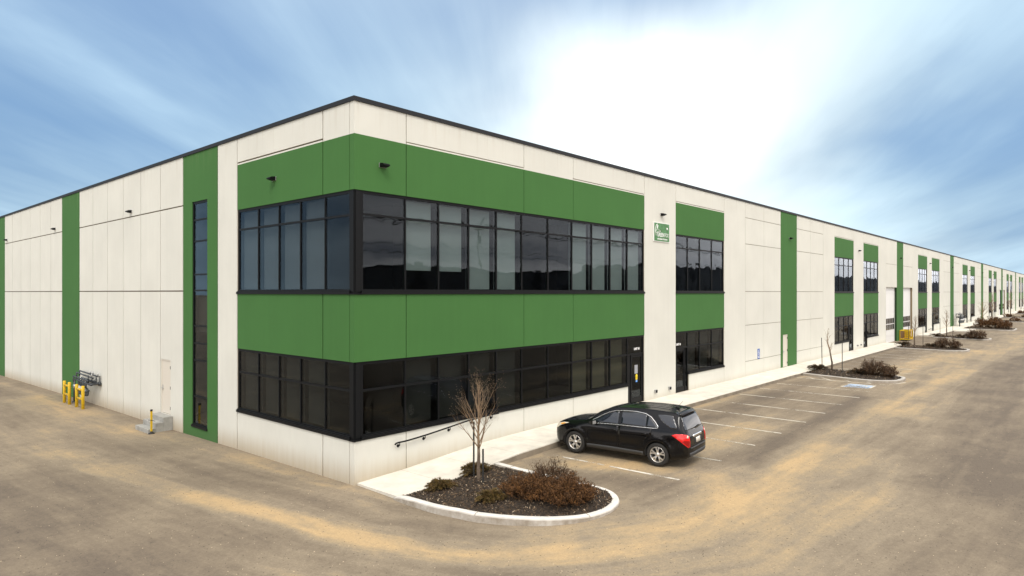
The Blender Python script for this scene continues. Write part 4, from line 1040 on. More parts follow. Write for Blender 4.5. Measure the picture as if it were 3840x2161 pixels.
# text
def text(body, size, loc, parent, material, name='lettering', rz=0, bold=0.0, ext=0.003, align='LEFT', sx=1.0):
    c = bpy.data.curves.new(name, 'FONT'); c.body = body; c.size = size; c.extrude = ext; c.offset = bold; c.align_x = align; c.resolution_u = 3
    o = bpy.data.objects.new(name, c); COL.objects.link(o)
    bpy.context.view_layer.update()
    me = bpy.data.meshes.new_from_object(o.evaluated_get(bpy.context.evaluated_depsgraph_get())); COL.objects.unlink(o); bpy.data.objects.remove(o)
    me.transform(Matrix.Scale(sx, 4, (1,0,0))); me.transform(Matrix.Rotation(R(90), 4, 'X'))
    me.materials.clear(); me.materials.append(material)
    t = bpy.data.objects.new(name, me); COL.objects.link(t); t.parent = parent; t.location = loc; t.rotation_euler = (0,0,rz); return t
# company sign 1.44 x 0.86
sg = thing('company_sign', 'square green company sign with white fox head on the cream pillar', 'sign', (16.646, -0.012, 7.545))
m = MB(); m.box(-.72, .72, -.03, .010, -.43, .43); m.build('border', MT['white'], sg)
m = MB(); m.box(-.695, .695, -.034, -.0302, -.408, .408); m.build('panel', MT['signg'], sg)
text('GREEN', .255, (-.43, -.0345, -.20), sg, MT['white'], bold=.004, sx=.80)
text('FOX', .255, (.245, -.0345, -.20), sg, MT['white'], bold=-.001, sx=.74)
text('windows & doors', .118, (-.42, -.0345, -.34), sg, MT['white'], bold=.003, sx=1.10)
m = MB()
def stroke(pts, r=.012): m.tube([(x, -.036, z) for x, z in pts], r, 5)
def sp2(pts, n=5): return [(p.x, p.y) for p in spline([(a, b, 0) for a, b in pts], n)]
stroke(sp2([(-.52,-.17),(-.585,-.02),(-.60,.08),(-.565,.22),(-.50,.31),(-.42,.36)]), .014)
stroke(sp2([(-.42,.36),(-.43,.28),(-.455,.20),(-.47,.16)]), .011)
stroke(sp2([(-.46,.16),(-.41,.26),(-.36,.30),(-.375,.22),(-.43,.16),(-.38,.14),(-.27,.10),(-.16,.055),(-.15,.03),(-.22,.02),(-.31,.04),(-.37,.02)]), .011)
stroke(sp2([(-.58,.04),(-.50,.075),(-.43,.11)]), .011); stroke(sp2([(-.57,.02),(-.51,-.04),(-.43,-.03),(-.37,.02)]), .011); stroke(sp2([(-.45,-.05),(-.38,-.10),(-.33,-.12)]), .01)
m.build('emblem', MT['white'], sg)
m = MB(); m.tube([(.47, -.036, .14), (.47, -.036, .24)], [.055, .03], 6); m.build('badge', MT['white'], sg)
# unit numbers on the glass above the doors, stickers on the first door
def unit(n, x, z, lab):
    t = thing('unit_number', lab, 'sign', (x, 0.056, z), 0, 'white unit numbers above the glass doors')
    text('UNIT '+n, .135, (-.29, 0, 0), t, MT['white'], bold=.006, ext=.002, sx=.95)
unit('45', 14.66, 2.30, 'white unit number on the transom glass above the first glass door'); unit('43', 18.50, 2.26, 'white unit number on the transom glass above the second glass door')
for x, l in ((47.9, 'tiny white unit number above the door left of the third pillar'), (52.9, 'tiny white unit number above the door right of the third pillar')): 
    pass
dx = (db1[0]+db1[1])/2
nt_ = MB(); nt_.box(-.13, .13, -.004, 0, -.19, .19); o = nt_.build('paper_notice', MT['sgrey']); o.location = (dx-.02, 0.0825, 1.45); tag(o, 'grey paper notice taped inside the first glass door', 'notice')
t = thing('round_sticker', 'yellow figure eight sticker with blue tab on the first glass door', 'sticker', (dx+.02, .0825, 1.10))
m = MB(); m.lathe([(0.001, -.006), (.085, -.006), (.085, 0)], 'y', 20, (0, 0, .05)); m.lathe([(0.001, -.005), (.08, -.005), (.08, -.001)], 'y', 20, (0, 0, -.05)); m.build('disc', MT['syel'], t)
m = MB(); m.box(-.07, .07, -.004, 0, -.21, -.125); m.build('tab', MT['sblueg'], t)

# accessible parking sign on the wall
sg = thing('accessible_parking_sign', 'narrow blue accessible parking sign on the cream wall', 'sign', (28.36, -0.001, 1.16))
m = MB(); m.box(-.165, .165, -.012, 0.0, -.30, .30); m.build('panel', MT['sblue'], sg)
m = MB(); m.lathe([(.001, -.02), (.028, -.02), (.028, -.012)], 'y', 12, (-.02, 0, .21))
m.tube([(-.02,-.016,.18),(-.015,-.016,.08),(.06,-.016,.075),(.10,-.016,0)], .014, 5); m.tube([(-.02,-.016,.14),(.05,-.016,.13)], .010, 5)
m.tube([(p[0], -.016, p[1]) for p in ring_pts((.0, .03), .085, 100, 375, 14)], .012, 5); m.build('wheelchair_symbol', MT['white'], sg)
m = MB(); m.box(-.13, .13, -.0145, -.0122, -.16, -.12); m.box(-.11, .11, -.0145, -.0122, -.24, -.20); m.build('lettering', MT['white'], sg)

# handrail on the ramp wall
hr = thing('handrail', 'black pipe handrail fixed to the wall above the ramp', 'handrail', (0, 0, 0))
m = MB(); RP = [(1.30,-.09,.50),(1.38,-.09,.545),(1.75,-.09,.55),(2.5,-.09,.60),(3.45,-.09,.69),(4.25,-.09,.765),(5.15,-.09,.80),(5.6,-.09,.80)]
m.tube(spline(RP, 4), .024, 8); m.build('rail', MT['frame'], hr)
for x in (1.47, 2.42, 3.42, 4.40, 5.3):
    z = lerp([(p[0], p[2]) for p in RP], x)
    m = MB(); m.tube([(x, -.085, z-.02), (x, -.085, z-.085), (x, -.06, z-.11), (x, -.02, z-.11)], .012, 6); m.lathe([(.001, -.016), (.045, -.016), (.045, -.001)], 'y', 14, (x, 0, z-.11)); m.build('bracket', MT['frame'], hr)

# ------------------------------------------------------------------ gable side fittings
st = thing('concrete_steps', 'three grey precast concrete steps below the white gable door', 'steps', (0, 0, 0))
m = MB(); g0 = -0.9
m.box(-.36, -.004, 12.05, 13.35, g0, -.035); m.box(-.64, -.3605, 12.052, 13.348, g0, -.22); m.box(-.92, -.6405, 12.054, 13.346, g0, -.41)
m.build('treads', MT['step'], st, bevel=.012)
mp = thing('marker_post', 'thin yellow marker post with black base standing before the steps', 'post', (-.83, 11.93, -.575))
m = MB(); m.lathe([(.001,0),(.12,0),(.12,.02),(.05,.06),(.04,.1),(.001,.1)], 'z', 16); m.build('base', MT['black'], mp)
m = MB(); m.box(-.035, .035, -.02, .02, .09, .86); m.build('post', MT['yellow'], mp, bevel=.005)
m = MB(); m.box(-.037, .037, -.022, .022, .861, .93); m.build('cap', MT['black'], mp)
m = MB(); m.tube([(-.13,-.03,.55),(-.03,-.025,.53),(.12,-.03,.47)], .010, 5); m.build('strap', MT['black'], mp)
GB = 'yellow steel guard frames protecting the gas meters'
def guard(y0, y1, label):
    xc = -.82; t = thing('guard_frame', label, 'guard frame', (xc, y0, 0), 0, GB)
    za, zb_ = gz(-.8, y0), gz(-.8, y1)
    for yy, z in ((0, za), (y1-y0, zb_)):
        m = MB(); m.tube([(0, yy, z-.2), (0, yy, z+1.06), (0, yy, z+1.085)], [.068, .068, .05], 16); m.build('post', MT['yellow'], t)
    for hh in (.88, .45):
        m = MB(); m.tube([(0, .05, za+hh), (0, y1-y0-.05, zb_+hh)], .05, 12); m.build('rail', MT['yellowd'], t)
guard(22.46, 23.30, 'yellow guard frame farther from the corner, left of the gas meters'); guard(20.34, 21.30, 'yellow guard frame nearer the corner, in front of the gas meters')
GM = 'banks of dark gas meters and pipes on the walls'
def meters(label, loc, rz):
    t = thing('gas_meter_bank', label, 'gas meters', loc, rz, GM)
    # local: x along the wall, y out of the wall is negative
    m = MB()
    for k, (yy, zz_) in enumerate(((-.14, 1.62), (-.30, 1.55), (-.46, 1.40))):
        m.tube([(-1.4+.12*k, yy, zz_), (1.45-.15*k, yy, zz_-.06)], .036, 8)
        m.tube([(-1.4+.12*k, yy, zz_), (-1.4+.12*k, yy, zz_-.30)], .034, 8)
    for k, x in enumerate((1.4, 1.22, 0.95, .75)):
        m.tube([(x, 0, 1.2), (x, -.5, 1.2)], .032, 8); m.tube([(x, -.05-.1*k, 1.2), (x, -.05-.1*k, 1.58)], .024, 6)
    m.tube([(1.45, -.12, 1.22), (-.9, -.12, 1.28)], .05, 8); m.tube([(1.45, -.40, 1.18), (-.9, -.42, 1.26)], .05, 8)
    m.tube([(-1.15, -.42, 1.26), (-1.15, -.42, .0)], .055, 8); m.tube([(-1.15, -.42, .02), (-1.15, -.42, .14)], .12, 10)
    for x in (1.4, .6, -.4): m.cyl((x, -.02, 1.2), (x, -.10, 1.2), .10, 12)
    m.build('pipework', MT['iron'], t)
    for k in range(4):
        x = -.62+k*.44; y = -.38-.02*k
        m = MB(); m.lathe([(.001,.60),(.10,.60),(.135,.66),(.145,.74),(.14,.80),(.165,.81),(.165,.85),(.12,.88),(.10,.96),(.05,.99),(.001,.99)], 'z', 14, (x, y, 0))
        m.tube([(x-.08, y, .95), (x-.08, y, 1.28)], .03, 8); m.tube([(x+.08, y, .95), (x+.08, y, 1.45)], .03, 8); o = m.build('meter', MT['meter'], t)
        m = MB(); m.lathe([(.001,-.17),(.09,-.17),(.10,-.14),(.10,0)], 'y', 14, (x, y-.06, .95)); m.build('dial', MT['steel'], o)
    m = MB()
    for x, y, z in ((1.38,-.12,1.60),(1.1,-.3,1.54),(.7,-.14,1.62),(.35,-.14,1.62)): m.tube([(x, y, z), (x, y, z+.13)], [.035, .02], 8)
    m.build('valve_cap', MT['steel'], t)
    return t
meters('bank of dark gas meters and pipes on the gable behind the yellow guards', (-.02, 21.95, -.76), R(-90))
fm = meters('distant bank of dark meters and pipes against the long facade green strip', (102.2, -.3, -.35), 0); fm.scale = (1.5, 1.3, 1.3)
# yellow cage in front of the garage doors
cg = thing('steel_cage', 'yellow steel cage bin standing before the white garage doors', 'cage', (66.1, -.85, -.15))
m = MB(); X, Y, H = 2.25, .8, 1.08; b_ = .05
for x in (0, X-b_): 
    for y in (0, Y-b_): m.box(x, x+b_, y, y+b_, 0, H)
for y in (0, Y-b_):
    m.box(b_, X-b_, y+.002, y+b_-.002, .12, .20); m.box(b_, X-b_, y+.002, y+b_-.002, H-.08, H-.002)
for x in (0, X-b_): m.box(x+.002, x+b_-.002, b_, Y-b_, .12, .20); m.box(x+.002, x+b_-.002, b_, Y-b_, H-.08, H-.002)
m.build('frame', MT['yellow'], cg)
m = MB(); m.box(b_, X-b_, Y-.04, Y-.02, .2, H-.1); m.box(b_, X-b_, .05, Y-.05, .13, .16); m.build('panel', MT['mesh'], cg)
m = MB(); m.box(X-.003, X+.012, .04, Y-.04, .1, H-.05); m.build('end_panel', MT['yellowd'], cg)
m = MB(); m.box(1.05, 1.5, -.014, -.004, .42, H-.02); m.build('notice_board', MT['tan'], cg)
# far hanging sign at the right edge
o = MB(); o.box(0, 4.4, -.09, 0, 8.7, 9.75); fs = o.build('far_wall_sign', MT['white']); fs.location = (232.0, -.02, -0.2); tag(fs, 'small white and blue sign high on the far end of the facade', 'sign')

# ------------------------------------------------------------------ car
def car():
    root = thing('parked_car', 'black compact sport utility vehicle parked nose to the walkway', 'car', (7.245, -3.99, gz(7.2, -4.0)), R(95.8))
    ST = [ # x, zb, yb, (ys,zs), (ym,zm), (yw,zw), (yg,zg), (yr,zr), zt
     (2.30,.34,.30,(.42,.40),(.46,.54),(.44,.64),(.38,.68),(.26,.70),.705),
     (2.25,.27,.55,(.66,.36),(.70,.56),(.68,.71),(.60,.79),(.44,.83),.85),
     (2.12,.24,.72,(.80,.34),(.83,.57),(.80,.77),(.72,.89),(.56,.93),.95),
     (1.92,.23,.80,(.87,.32),(.89,.58),(.88,.83),(.79,.955),(.62,1.00),1.02),
     (1.43,.23,.82,(.895,.32),(.915,.62),(.905,.90),(.83,1.03),(.66,1.07),1.09),
     (1.02,.23,.82,(.895,.32),(.915,.62),(.905,.95),(.85,1.07),(.70,1.13),1.17),
     (.66,.23,.82,(.895,.32),(.915,.62),(.905,.98),(.78,1.25),(.67,1.37),1.41),
     (.25,.23,.82,(.895,.32),(.915,.62),(.905,1.00),(.70,1.46),(.60,1.535),1.565),
     (-.05,.23,.82,(.895,.32),(.915,.62),(.905,1.01),(.665,1.545),(.58,1.60),1.635),
     (-.60,.23,.82,(.895,.32),(.915,.62),(.905,1.03),(.66,1.585),(.58,1.64),1.68),
     (-1.20,.23,.82,(.895,.32),(.915,.64),(.905,1.06),(.665,1.60),(.58,1.65),1.69),
     (-1.70,.24,.80,(.885,.34),(.91,.66),(.885,1.08),(.655,1.585),(.57,1.63),1.67),
     (-1.95,.26,.78,(.87,.36),(.89,.68),(.865,1.09),(.645,1.55),(.56,1.595),1.635),
     (-2.07,.28,.75,(.85,.38),(.87,.70),(.845,1.08),(.655,1.43),(.56,1.475),1.505),
     (-2.20,.30,.72,(.82,.40),(.85,.68),(.80,1.03),(.67,1.18),(.56,1.23),1.26),
     (-2.28,.32,.68,(.78,.42),(.80,.62),(.76,.96),(.66,1.03),(.54,1.055),1.07),
     (-2.34,.35,.58,(.70,.43),(.72,.58),(.68,.78),(.58,.88),(.46,.91),.92),
     (-2.37,.38,.30,(.44,.45),(.46,.54),(.44,.62),(.38,.66),(.28,.68),.69)]
    xs = [s[0] for s in ST]
    rows = []
    for s in ST:
        rows.append([(0, s[1]), (s[2], s[1]), s[3], s[4], s[5], s[6], s[7], (0, s[8])])
    def cr(p0, p1, p2, p3, t): return 0.5*((2*p1)+(-p0+p2)*t+(2*p0-5*p1+4*p2-p3)*t*t+(-p0+3*p1-3*p2+p3)*t**3)
    def crow(j, t, k, c):
        a = rows[max(j-1,0)][k][c]; b = rows[j][k][c]; d = rows[min(j+1, len(rows)-1)][k][c]; e = rows[min(j+2, len(rows)-1)][k][c]
        return cr(a, b, d, e, t)
    secs = []
    NS = 7
    for j in range(len(ST)-1):
        for i in range(NS):
            t = i/NS; x = cr(xs[max(j-1,0)], xs[j], xs[j+1], xs[min(j+2,len(xs)-1)], t)
            secs.append((x, [(crow(j,t,k,0), crow(j,t,k,1)) for k in range(8)]))
    secs.append((xs[-1], rows[-1]))
    NU = 6; verts = []; 
    W = [-1.43, 1.43]
    for x, pts in secs:
        half = []
        for k in range(7):
            for i in range(NU):
                t = i/NU; g = lambda q: pts[max(0, min(7, q))]
                if k == 0: y = pts[0][0]+(pts[1][0]-pts[0][0])*t; z = pts[0][1]
                else:
                    p0 = g(k-1) if k > 1 else pts[1]
                    p3 = g(k+2) if k < 6 else (-pts[6][0], pts[6][1])
                    y = cr(p0[0], g(k)[0], g(k+1)[0], p3[0], t); z = cr(p0[1], g(k)[1], g(k+1)[1], p3[1], t)
                half.append([y, z])
        half.append([0, pts[7][1]])
        for h in half:   # wheel-arch flares and a side crease
            y, z = h
            if y > .5 and z < 1.0:
                for w in W:
                    d = math.hypot(x-w, z-.36)
                    if d < .62: h[0] += .030*math.exp(-((d-.44)/.07)**2)*(1 if z > .25 else .3)
                if abs(x) < 1.0 and .42 < z < .9: h[0] -= .022*math.exp(-((z-.55)/.12)**2)*sm01((1.0-abs(x))/.3)
                h[0] += .008*math.exp(-((z-.90)/.03)**2)
        verts.append((x, half))
    n = len(verts[0][1]); m = MB(); V = []; F_ = []
    for x, half in verts:
        for y, z in half: V.append((x, y, z))
        for y, z in half[1:-1][::-1]: V.append((x, -y, z))
    nn = n*2-2
    for i in range(len(verts)-1):
        for j in range(nn): F_.append((i*nn+j, (i+1)*nn+j, (i+1)*nn+(j+1)%nn, i*nn+(j+1)%nn))
    F_.append(tuple(range(nn))); F_.append(tuple((len(verts)-1)*nn+j for j in range(nn-1,-1,-1)))
    m.add(V, F_, 0, True)
    body = m.build('body', [MT['carp'], MT['black']], root, recalc=True)
    bm = bmesh.new(); bm.from_mesh(body.data); bvh = BVHTree.FromBMesh(bm); bm.free()
    # wheel wells
    for w in W:
        for sy in (1, -1):
            c = MB(); c.lathe([(.001,-.16),(.405,-.16),(.405,.4),(.001,.4)], 'y', 36, (w, sy*.80 if sy > 0 else -.80, .355) if sy > 0 else (w, -1.04, .355), 1)
            co = c.build('cutter', [MT['carp'], MT['black']], None, recalc=True)
            co.matrix_world = root.matrix_basis.copy()
            co.location = root.location; co.rotation_euler = root.rotation_euler
            bpy.context.view_layer.update()
            mod = body.modifiers.new('b', 'BOOLEAN'); mod.object = co; mod.operation = 'DIFFERENCE'; mod.solver = 'EXACT'
            bpy.context.view_layer.update()
            me = bpy.data.meshes.new_from_object(body.evaluated_get(bpy.context.evaluated_depsgraph_get())); body.modifiers.clear(); body.data = me
            bpy.data.objects.remove(co)
    for p in body.data.polygons: p.use_smooth = True
    def proj(poly, A, D, off, name, mt, cell=.05, parent=None, label=None, rim=True):
        """poly in (a,z); A horizontal axis, D inward ray direction"""
        A = Vector(A).normalized(); D = Vector(D).normalized()
        b = bmesh.new(); vs = [b.verts.new((p[0], p[1], 0)) for p in poly]; b.faces.new(vs)
        for ax in (0, 1):
            lo = min(p[ax] for p in poly); hi = max(p[ax] for p in poly); c = lo+cell
            while c < hi:
                bmesh.ops.bisect_plane(b, geom=b.verts[:]+b.edges[:]+b.faces[:], plane_co=(c if ax == 0 else 0, c if ax else 0, 0), plane_no=(1-ax, ax, 0)); c += cell
        for v in b.verts:
            o = A*v.co.x+Vector((0,0,v.co.y))-D*4
            hit, nr, idx, ds = bvh.ray_cast(o, D)
            if hit is None: hit, nr, idx, ds = bvh.find_nearest(o+D*3)
            if nr.dot(D) > 0: nr = -nr
            v.co = hit+nr*off
        bmesh.ops.recalc_face_normals(b, faces=b.faces)
        if rim:
            be = [e for e in b.edges if e.is_boundary]
            r_ = bmesh.ops.extrude_edge_only(b, edges=be)
            for v in [g for g in r_['geom'] if isinstance(g, bmesh.types.BMVert)]: v.co += D*(off+.012)
            bmesh.ops.recalc_face_normals(b, faces=b.faces)
        mm = MB(); b.verts.index_update(); mm.add([v.co for v in b.verts], [tuple(v.index for v in f.verts) for f in b.faces], 0, True); b.free()
        o = mm.build(name, mt, parent or root)
        if label: o['label'] = label
        return o
    def onside(x, z, sy, off):
        hit, nr, i, d = bvh.ray_cast(Vector((x, 3*sy, z)), Vector((0, -sy, 0)))
        if hit is None: return Vector((x, .9*sy, z))
        if nr.y*sy < 0: nr = -nr
        return hit+nr*off
    dlo = [(.90,1.065),(.72,1.17),(.50,1.285),(.28,1.375),(.05,1.435),(-.25,1.465),(-.65,1.475),(-.98,1.45),(-1.18,1.375),(-1.34,1.25),(-1.44,1.15),(-1.42,1.105),(-1.30,1.09),(-.7,1.075),(0,1.06),(.6,1.055)]
    up = lambda pl: [(x, z+(.035+(z-1.05)*.07)*(1 if x < .15 else max(.35, 1-(x-.15)*1.2))) for x, z in pl]
    dlo = up(dlo)
    for sy in (1, -1):
        A = (1,0,0); D = (0,-sy,0)
        fd = proj([(.97,.36),(.99,.75),(.98,1.03),(.0,1.065),(-.12,1.068),(-.14,.36)], A, D, .003, 'door', MT['carp'], .08)
        rd = proj([(-.155,.36),(-.135,1.068),(-1.25,1.10),(-1.24,.94),(-1.08,.84),(-.96,.70),(-.93,.36)], A, D, .003, 'door', MT['carp'], .08)
        proj(up([(.86,1.07),(.70,1.165),(.48,1.275),(.27,1.36),(.05,1.42),(-.08,1.435),(-.10,1.07)]), A, D, .004, 'window', MT['carg'], .06)
        proj(up([(-.21,1.075),(-.19,1.445),(-.60,1.455),(-.95,1.432),(-1.02,1.41),(-1.04,1.09)]), A, D, .004, 'window', MT['carg'], .06)
        proj(up([(-1.07,1.092),(-1.05,1.40),(-1.16,1.355),(-1.31,1.235),(-1.405,1.145),(-1.38,1.112),(-1.28,1.10)]), A, D, .004, 'window', MT['carg'], .06)
        proj(up([(-1.36,1.455),(-1.60,1.475),(-1.84,1.465),(-1.99,1.22),(-2.02,1.13),(-1.86,1.13),(-1.68,1.21),(-1.50,1.33)]), A, D, .004, 'window', MT['carg'], .05)
        ch = MB(); P2 = []
        for a, b in zip(dlo, dlo[1:]+dlo[:1]):
            for i in range(4): P2.append(onside(a[0]+(b[0]-a[0])*i/4, a[1]+(b[1]-a[1])*i/4, sy, .006))
        ch.tube(P2, .0115, 6, closed=True); ch.build('chrome_trim', MT['chrome'], root)
        proj([(.98,.265),(.98,.385),(.2,.40),(-.97,.39),(-.99,.265)], A, D, .012, 'sill_cladding', MT['plast'], .08)
        for hx, par in ((.02, fd), (-1.02, rd)):
            h = MB(); a = onside(hx+.09, .945, sy, .0); b = onside(hx-.09, .95, sy, .0); s = Vector((0, .04*sy, 0))
            h.tube([a, a+s, b+s, b], .014, 6); h.build('handle', MT['carp'], par)
        mr = MB(); c = Vector((.72, 1.02*sy, 1.10))
        mr.tube([onside(.74, 1.04, sy, 0), c-Vector((0,.08*sy,.04))], .03, 6)
        M_ = Matrix.Translation(c) @ Matrix.Rotation(R(-12*sy), 4, 'Z')
        pf = [(-.075,0.0),(-.07,.075),(-.01,.085),(.06,.06),(.09,0),(.06,-.06),(-.01,-.07),(-.07,-.06)]
        rr = [(-.10,.75),(-.06,.98),(.04,1.0),(.10,.7)]
        vs = [M_ @ Vector((px*s_, yy*sy, pz*s_)) for yy, s_ in rr for px, pz in pf]; k = len(pf)
        fs = [(i*k+j, i*k+(j+1)%k, (i+1)*k+(j+1)%k, (i+1)*k+j) for i in range(3) for j in range(k)]+[tuple(range(k)), tuple(3*k+j for j in range(k))]
        mr.add(vs, fs, 0, False); mo = mr.build('mirror', MT['carp'], root, recalc=True)
        mg = MB(); mg.obox(M_ @ Matrix.Translation((-.079, 0, .008)), .006, .15, .105); mg.build('mirror_glass', MT['steel'], mo)
        # lights wrap the corners
        q = 1/math.sqrt(2)
        tl = proj([(-.70,.985),(-.78,1.03),(-.95,1.045),(-1.10,1.02),(-1.20,.96),(-1.215,.80),(-1.21,.66),(-1.12,.65),(-.98,.76),(-.84,.88)], (q, q*sy, 0), (q, -q*sy, 0), .009, 'tail_light', MT['red'], .035)
        proj([(-.95,.83),(-1.02,.86),(-1.12,.85),(-1.195,.83),(-1.195,.69),(-1.13,.68),(-1.03,.75)], (q, q*sy, 0), (q, -q*sy, 0), .012, 'lower_lens', MT['redd'], .035, tl, rim=False)
        proj([(-1.12+.035*math.cos(a*.785), .955+.042*math.sin(a*.785)) for a in range(8)], (q, q*sy, 0), (q, -q*sy, 0), .014, 'reversing_lamp', MT['lamp'], .05, tl)
        hl = proj([(-.98,.86),(-.90,.98),(-.70,1.03),(-.62,1.02),(-.74,.90),(-.90,.74),(-1.0,.70)][::-1], (-q, -q*sy, 0), (-q, q*sy*-1*-1, 0), .008, 'headlight', MT['lamp'], .04) if False else None
        A2 = (-q, q*sy, 0)
        # front corner: ray towards -x and inward
        s0 = -(2.12)*q+.78*q
        hl = proj([(s0-.16,.81),(s0-.14,.68),(s0-.02,.74),(s0+.16,.85),(s0+.32,.93),(s0+.36,.955),(s0+.20,.945),(s0,.895)], A2, (-q, -q*sy, 0), .008, 'headlight', MT['lamp'], .04)
        proj([(s0+.16,.865),(s0+.30,.92),(s0+.24,.93),(s0+.12,.90)], A2, (-q, -q*sy, 0), .013, 'indicator', MT['amber'], .04, hl)
    # glass front and rear
    proj([(-.60,1.20),(.60,1.20),(.57,1.36),(.49,1.53),(-.49,1.53),(-.57,1.36)], (0,1,0), (-1,0,0), .005, 'windscreen', MT['carg'], .06)
    tg = proj([(-.62,.66),(.62,.66),(.70,.98),(.68,1.12),(.56,1.53),(-.56,1.53),(-.68,1.12),(-.70,.98)], (0,1,0), (1,0,0), .003, 'tailgate', MT['carp'], .06)
    proj([(-.68,1.14),(-.2,1.10),(.2,1.10),(.68,1.14),(.65,1.30),(.59,1.50),(-.59,1.50),(-.65,1.30)], (0,1,0), (1,0,0), .008, 'rear_window', MT['carg'], .05, tg)
    proj([(-.33,.90),(.33,.90),(.35,.93),(.32,.965),(-.32,.965),(-.35,.93)], (0,1,0), (1,0,0), .022, 'chrome_bar', MT['chrome'], .05, tg)
    proj([(-.30,.70),(.30,.70),(.31,.89),(-.31,.89)], (0,1,0), (1,0,0), .006, 'plate_recess', MT['black'], .05, tg)
    proj([(-.16,.725),(.16,.725),(.16,.865),(-.16,.865)], (0,1,0), (1,0,0), .014, 'licence_plate', MT['plate'], .1, tg)
    proj([(-.62,.31),(.62,.31),(.66,.48),(-.66,.48)], (0,1,0), (1,0,0), .010, 'bumper_cladding', MT['plast'], .06)
    proj([(-.60,.60),(.60,.60),(.60,.635),(-.60,.635)], (0,1,0), (1,0,0), .016, 'bumper_step', MT['plast'], .06)
    proj([(-.55,.30),(.55,.30),(.58,.42),(-.58,.42)], (0,1,0), (-1,0,0), .010, 'bumper_cladding', MT['plast'], .06)
    gr = proj([(-.42,.56),(.42,.56),(.44,.70),(.38,.80),(-.38,.80),(-.44,.70)], (0,1,0), (-1,0,0), .008, 'grille', MT['black'], .05)
    proj([(-.42,.67),(.42,.67),(.42,.70),(-.42,.70)], (0,1,0), (-1,0,0), .016, 'chrome_bar', MT['chrome'], .05, gr)
    # wiper
    m = MB(); P3 = []
    for y, z in ((.02,1.135),(-.15,1.145),(-.33,1.165)):
        hit, nr, i, d = bvh.ray_cast(Vector((-4, y, z)), Vector((1,0,0))); P3.append(hit+Vector((-.03,0,.01)))
    m.tube(P3, .012, 5); m.build('wiper', MT['black'], tg)
    # spoiler
    m = MB(); prof = [(-1.84,1.672),(-2.03,1.652),(-2.17,1.615),(-2.16,1.59),(-2.05,1.59),(-1.95,1.58)]
    ys_ = [-.56,-.50,-.3,0,.3,.50,.56]; k = len(prof); vs = []
    for y in ys_:
        dz = -.10*(abs(y)/.56)**2*.6; cx = .07*(abs(y)/.56)**2
        for px, pz in prof: vs.append((px+cx, y, pz+dz))
    fs = [(i*k+j, i*k+(j+1)%k, (i+1)*k+(j+1)%k, (i+1)*k+j) for i in range(len(ys_)-1) for j in range(k)]+[tuple(range(k)), tuple((len(ys_)-1)*k+j for j in range(k))]
    m.add(vs, fs, 0, True); m.build('spoiler', MT['carp'], root, recalc=True)
    # roof ribs and antenna
    m = MB()
    for y in (-.36,-.18,0,.18,.36):
        P4 = []
        for i in range(9):
            x = -.35-i*.16; hit, nr, ii, d = bvh.ray_cast(Vector((x, y, 3)), Vector((0,0,-1))); P4.append(hit+Vector((0,0,-.004)))
        m.tube(P4, .014, 6)
    m.build('roof_ribs', MT['carp'], root)
    m = MB(); hit, nr, ii, d = bvh.ray_cast(Vector((-1.72, 0, 3)), Vector((0,0,-1)))
    m.tube([hit+Vector((.09,0,-.01)), hit+Vector((0,0,.035)), hit+Vector((-.05,0,0))], [.02,.028,.02], 8); m.tube([hit+Vector((0,0,.02)), hit+Vector((-.16,0,.22))], [.008,.004], 6); m.build('antenna', MT['black'], root)
    # underbody so no light shows beneath
    m = MB(); m.box(-1.0, 1.0, -.6, .6, .19, .35); m.build('underbody', MT['black'], root)
    # wheels
    for w in W:
        for sy in (1, -1):
            wh = bpy.data.objects.new('wheel', None); COL.objects.link(wh); wh.parent = root; wh.location = (w, .80*sy, .355); wh.rotation_euler = (0, 0, 0 if sy > 0 else R(180)); wh.empty_display_size = .1
            m = MB(); m.lathe([(.228,-.10),(.25,-.115),(.32,-.118),(.345,-.10),(.355,-.06),(.357,0),(.355,.06),(.345,.10),(.32,.118),(.262,.116),(.240,.105),(.232,.09),(.228,-.10)], 'y', 48); m.build('tyre', MT['tyre'], wh, recalc=True)
            m = MB(); m.lathe([(.236,.100),(.233,.108),(.222,.104),(.216,.08),(.205,-.08),(.205,-.10)], 'y', 40)
            for k in range(5):
                for s in (-1, 1):
                    a0 = k*2*math.pi/5+math.pi/2+s*.10; a1 = k*2*math.pi/5+math.pi/2+s*.235
                    def pt(a, r_, y, wd): 
                        dx, dz = math.cos(a), math.sin(a); return [Vector((dx*r_-dz*wd, y, dz*r_+dx*wd)), Vector((dx*r_+dz*wd, y, dz*r_-dx*wd))]
                    f0 = pt(a0, .05, .085, .018); f1 = pt(a0+(a1-a0)*.4, .13, .098, .017); f2 = pt(a1, .222, .092, .026)
                    b0 = [p-Vector((0,.03,0)) for p in f0]; b1 = [p-Vector((0,.03,0)) for p in f1]; b2 = [p-Vector((0,.03,0)) for p in f2]
                    vs = f0+f1+f2+b0+b1+b2
                    m.add(vs, [(0,1,3,2),(2,3,5,4),(0,2,8,6),(2,4,10,8),(1,7,9,3),(3,9,11,5),(6,8,9,7),(8,10,11,9),(4,5,11,10)], 0)
            m.lathe([(.001,.108),(.025,.108),(.032,.10),(.06,.092),(.07,.06)], 'y', 20)
            rim = m.build('rim', MT['rim'], wh, recalc=True)
            m = MB(); m.lathe([(.001,.02),(.20,.02),(.20,-.02),(.001,-.02)], 'y', 30, (0,-.01,0)); m.build('brake_disc', MT['black'], wh, recalc=True)
            m = MB()
            for k in range(5):
                a = k*2*math.pi/5+math.pi/2+math.pi/5; m.cyl((math.cos(a)*.055, .085, math.sin(a)*.055), (math.cos(a)*.055, .104, math.sin(a)*.055), .009, 8)
            m.build('wheel_nuts', MT['steel'], wh)
    root.scale = (.953, .953, .953)
    return root
car()

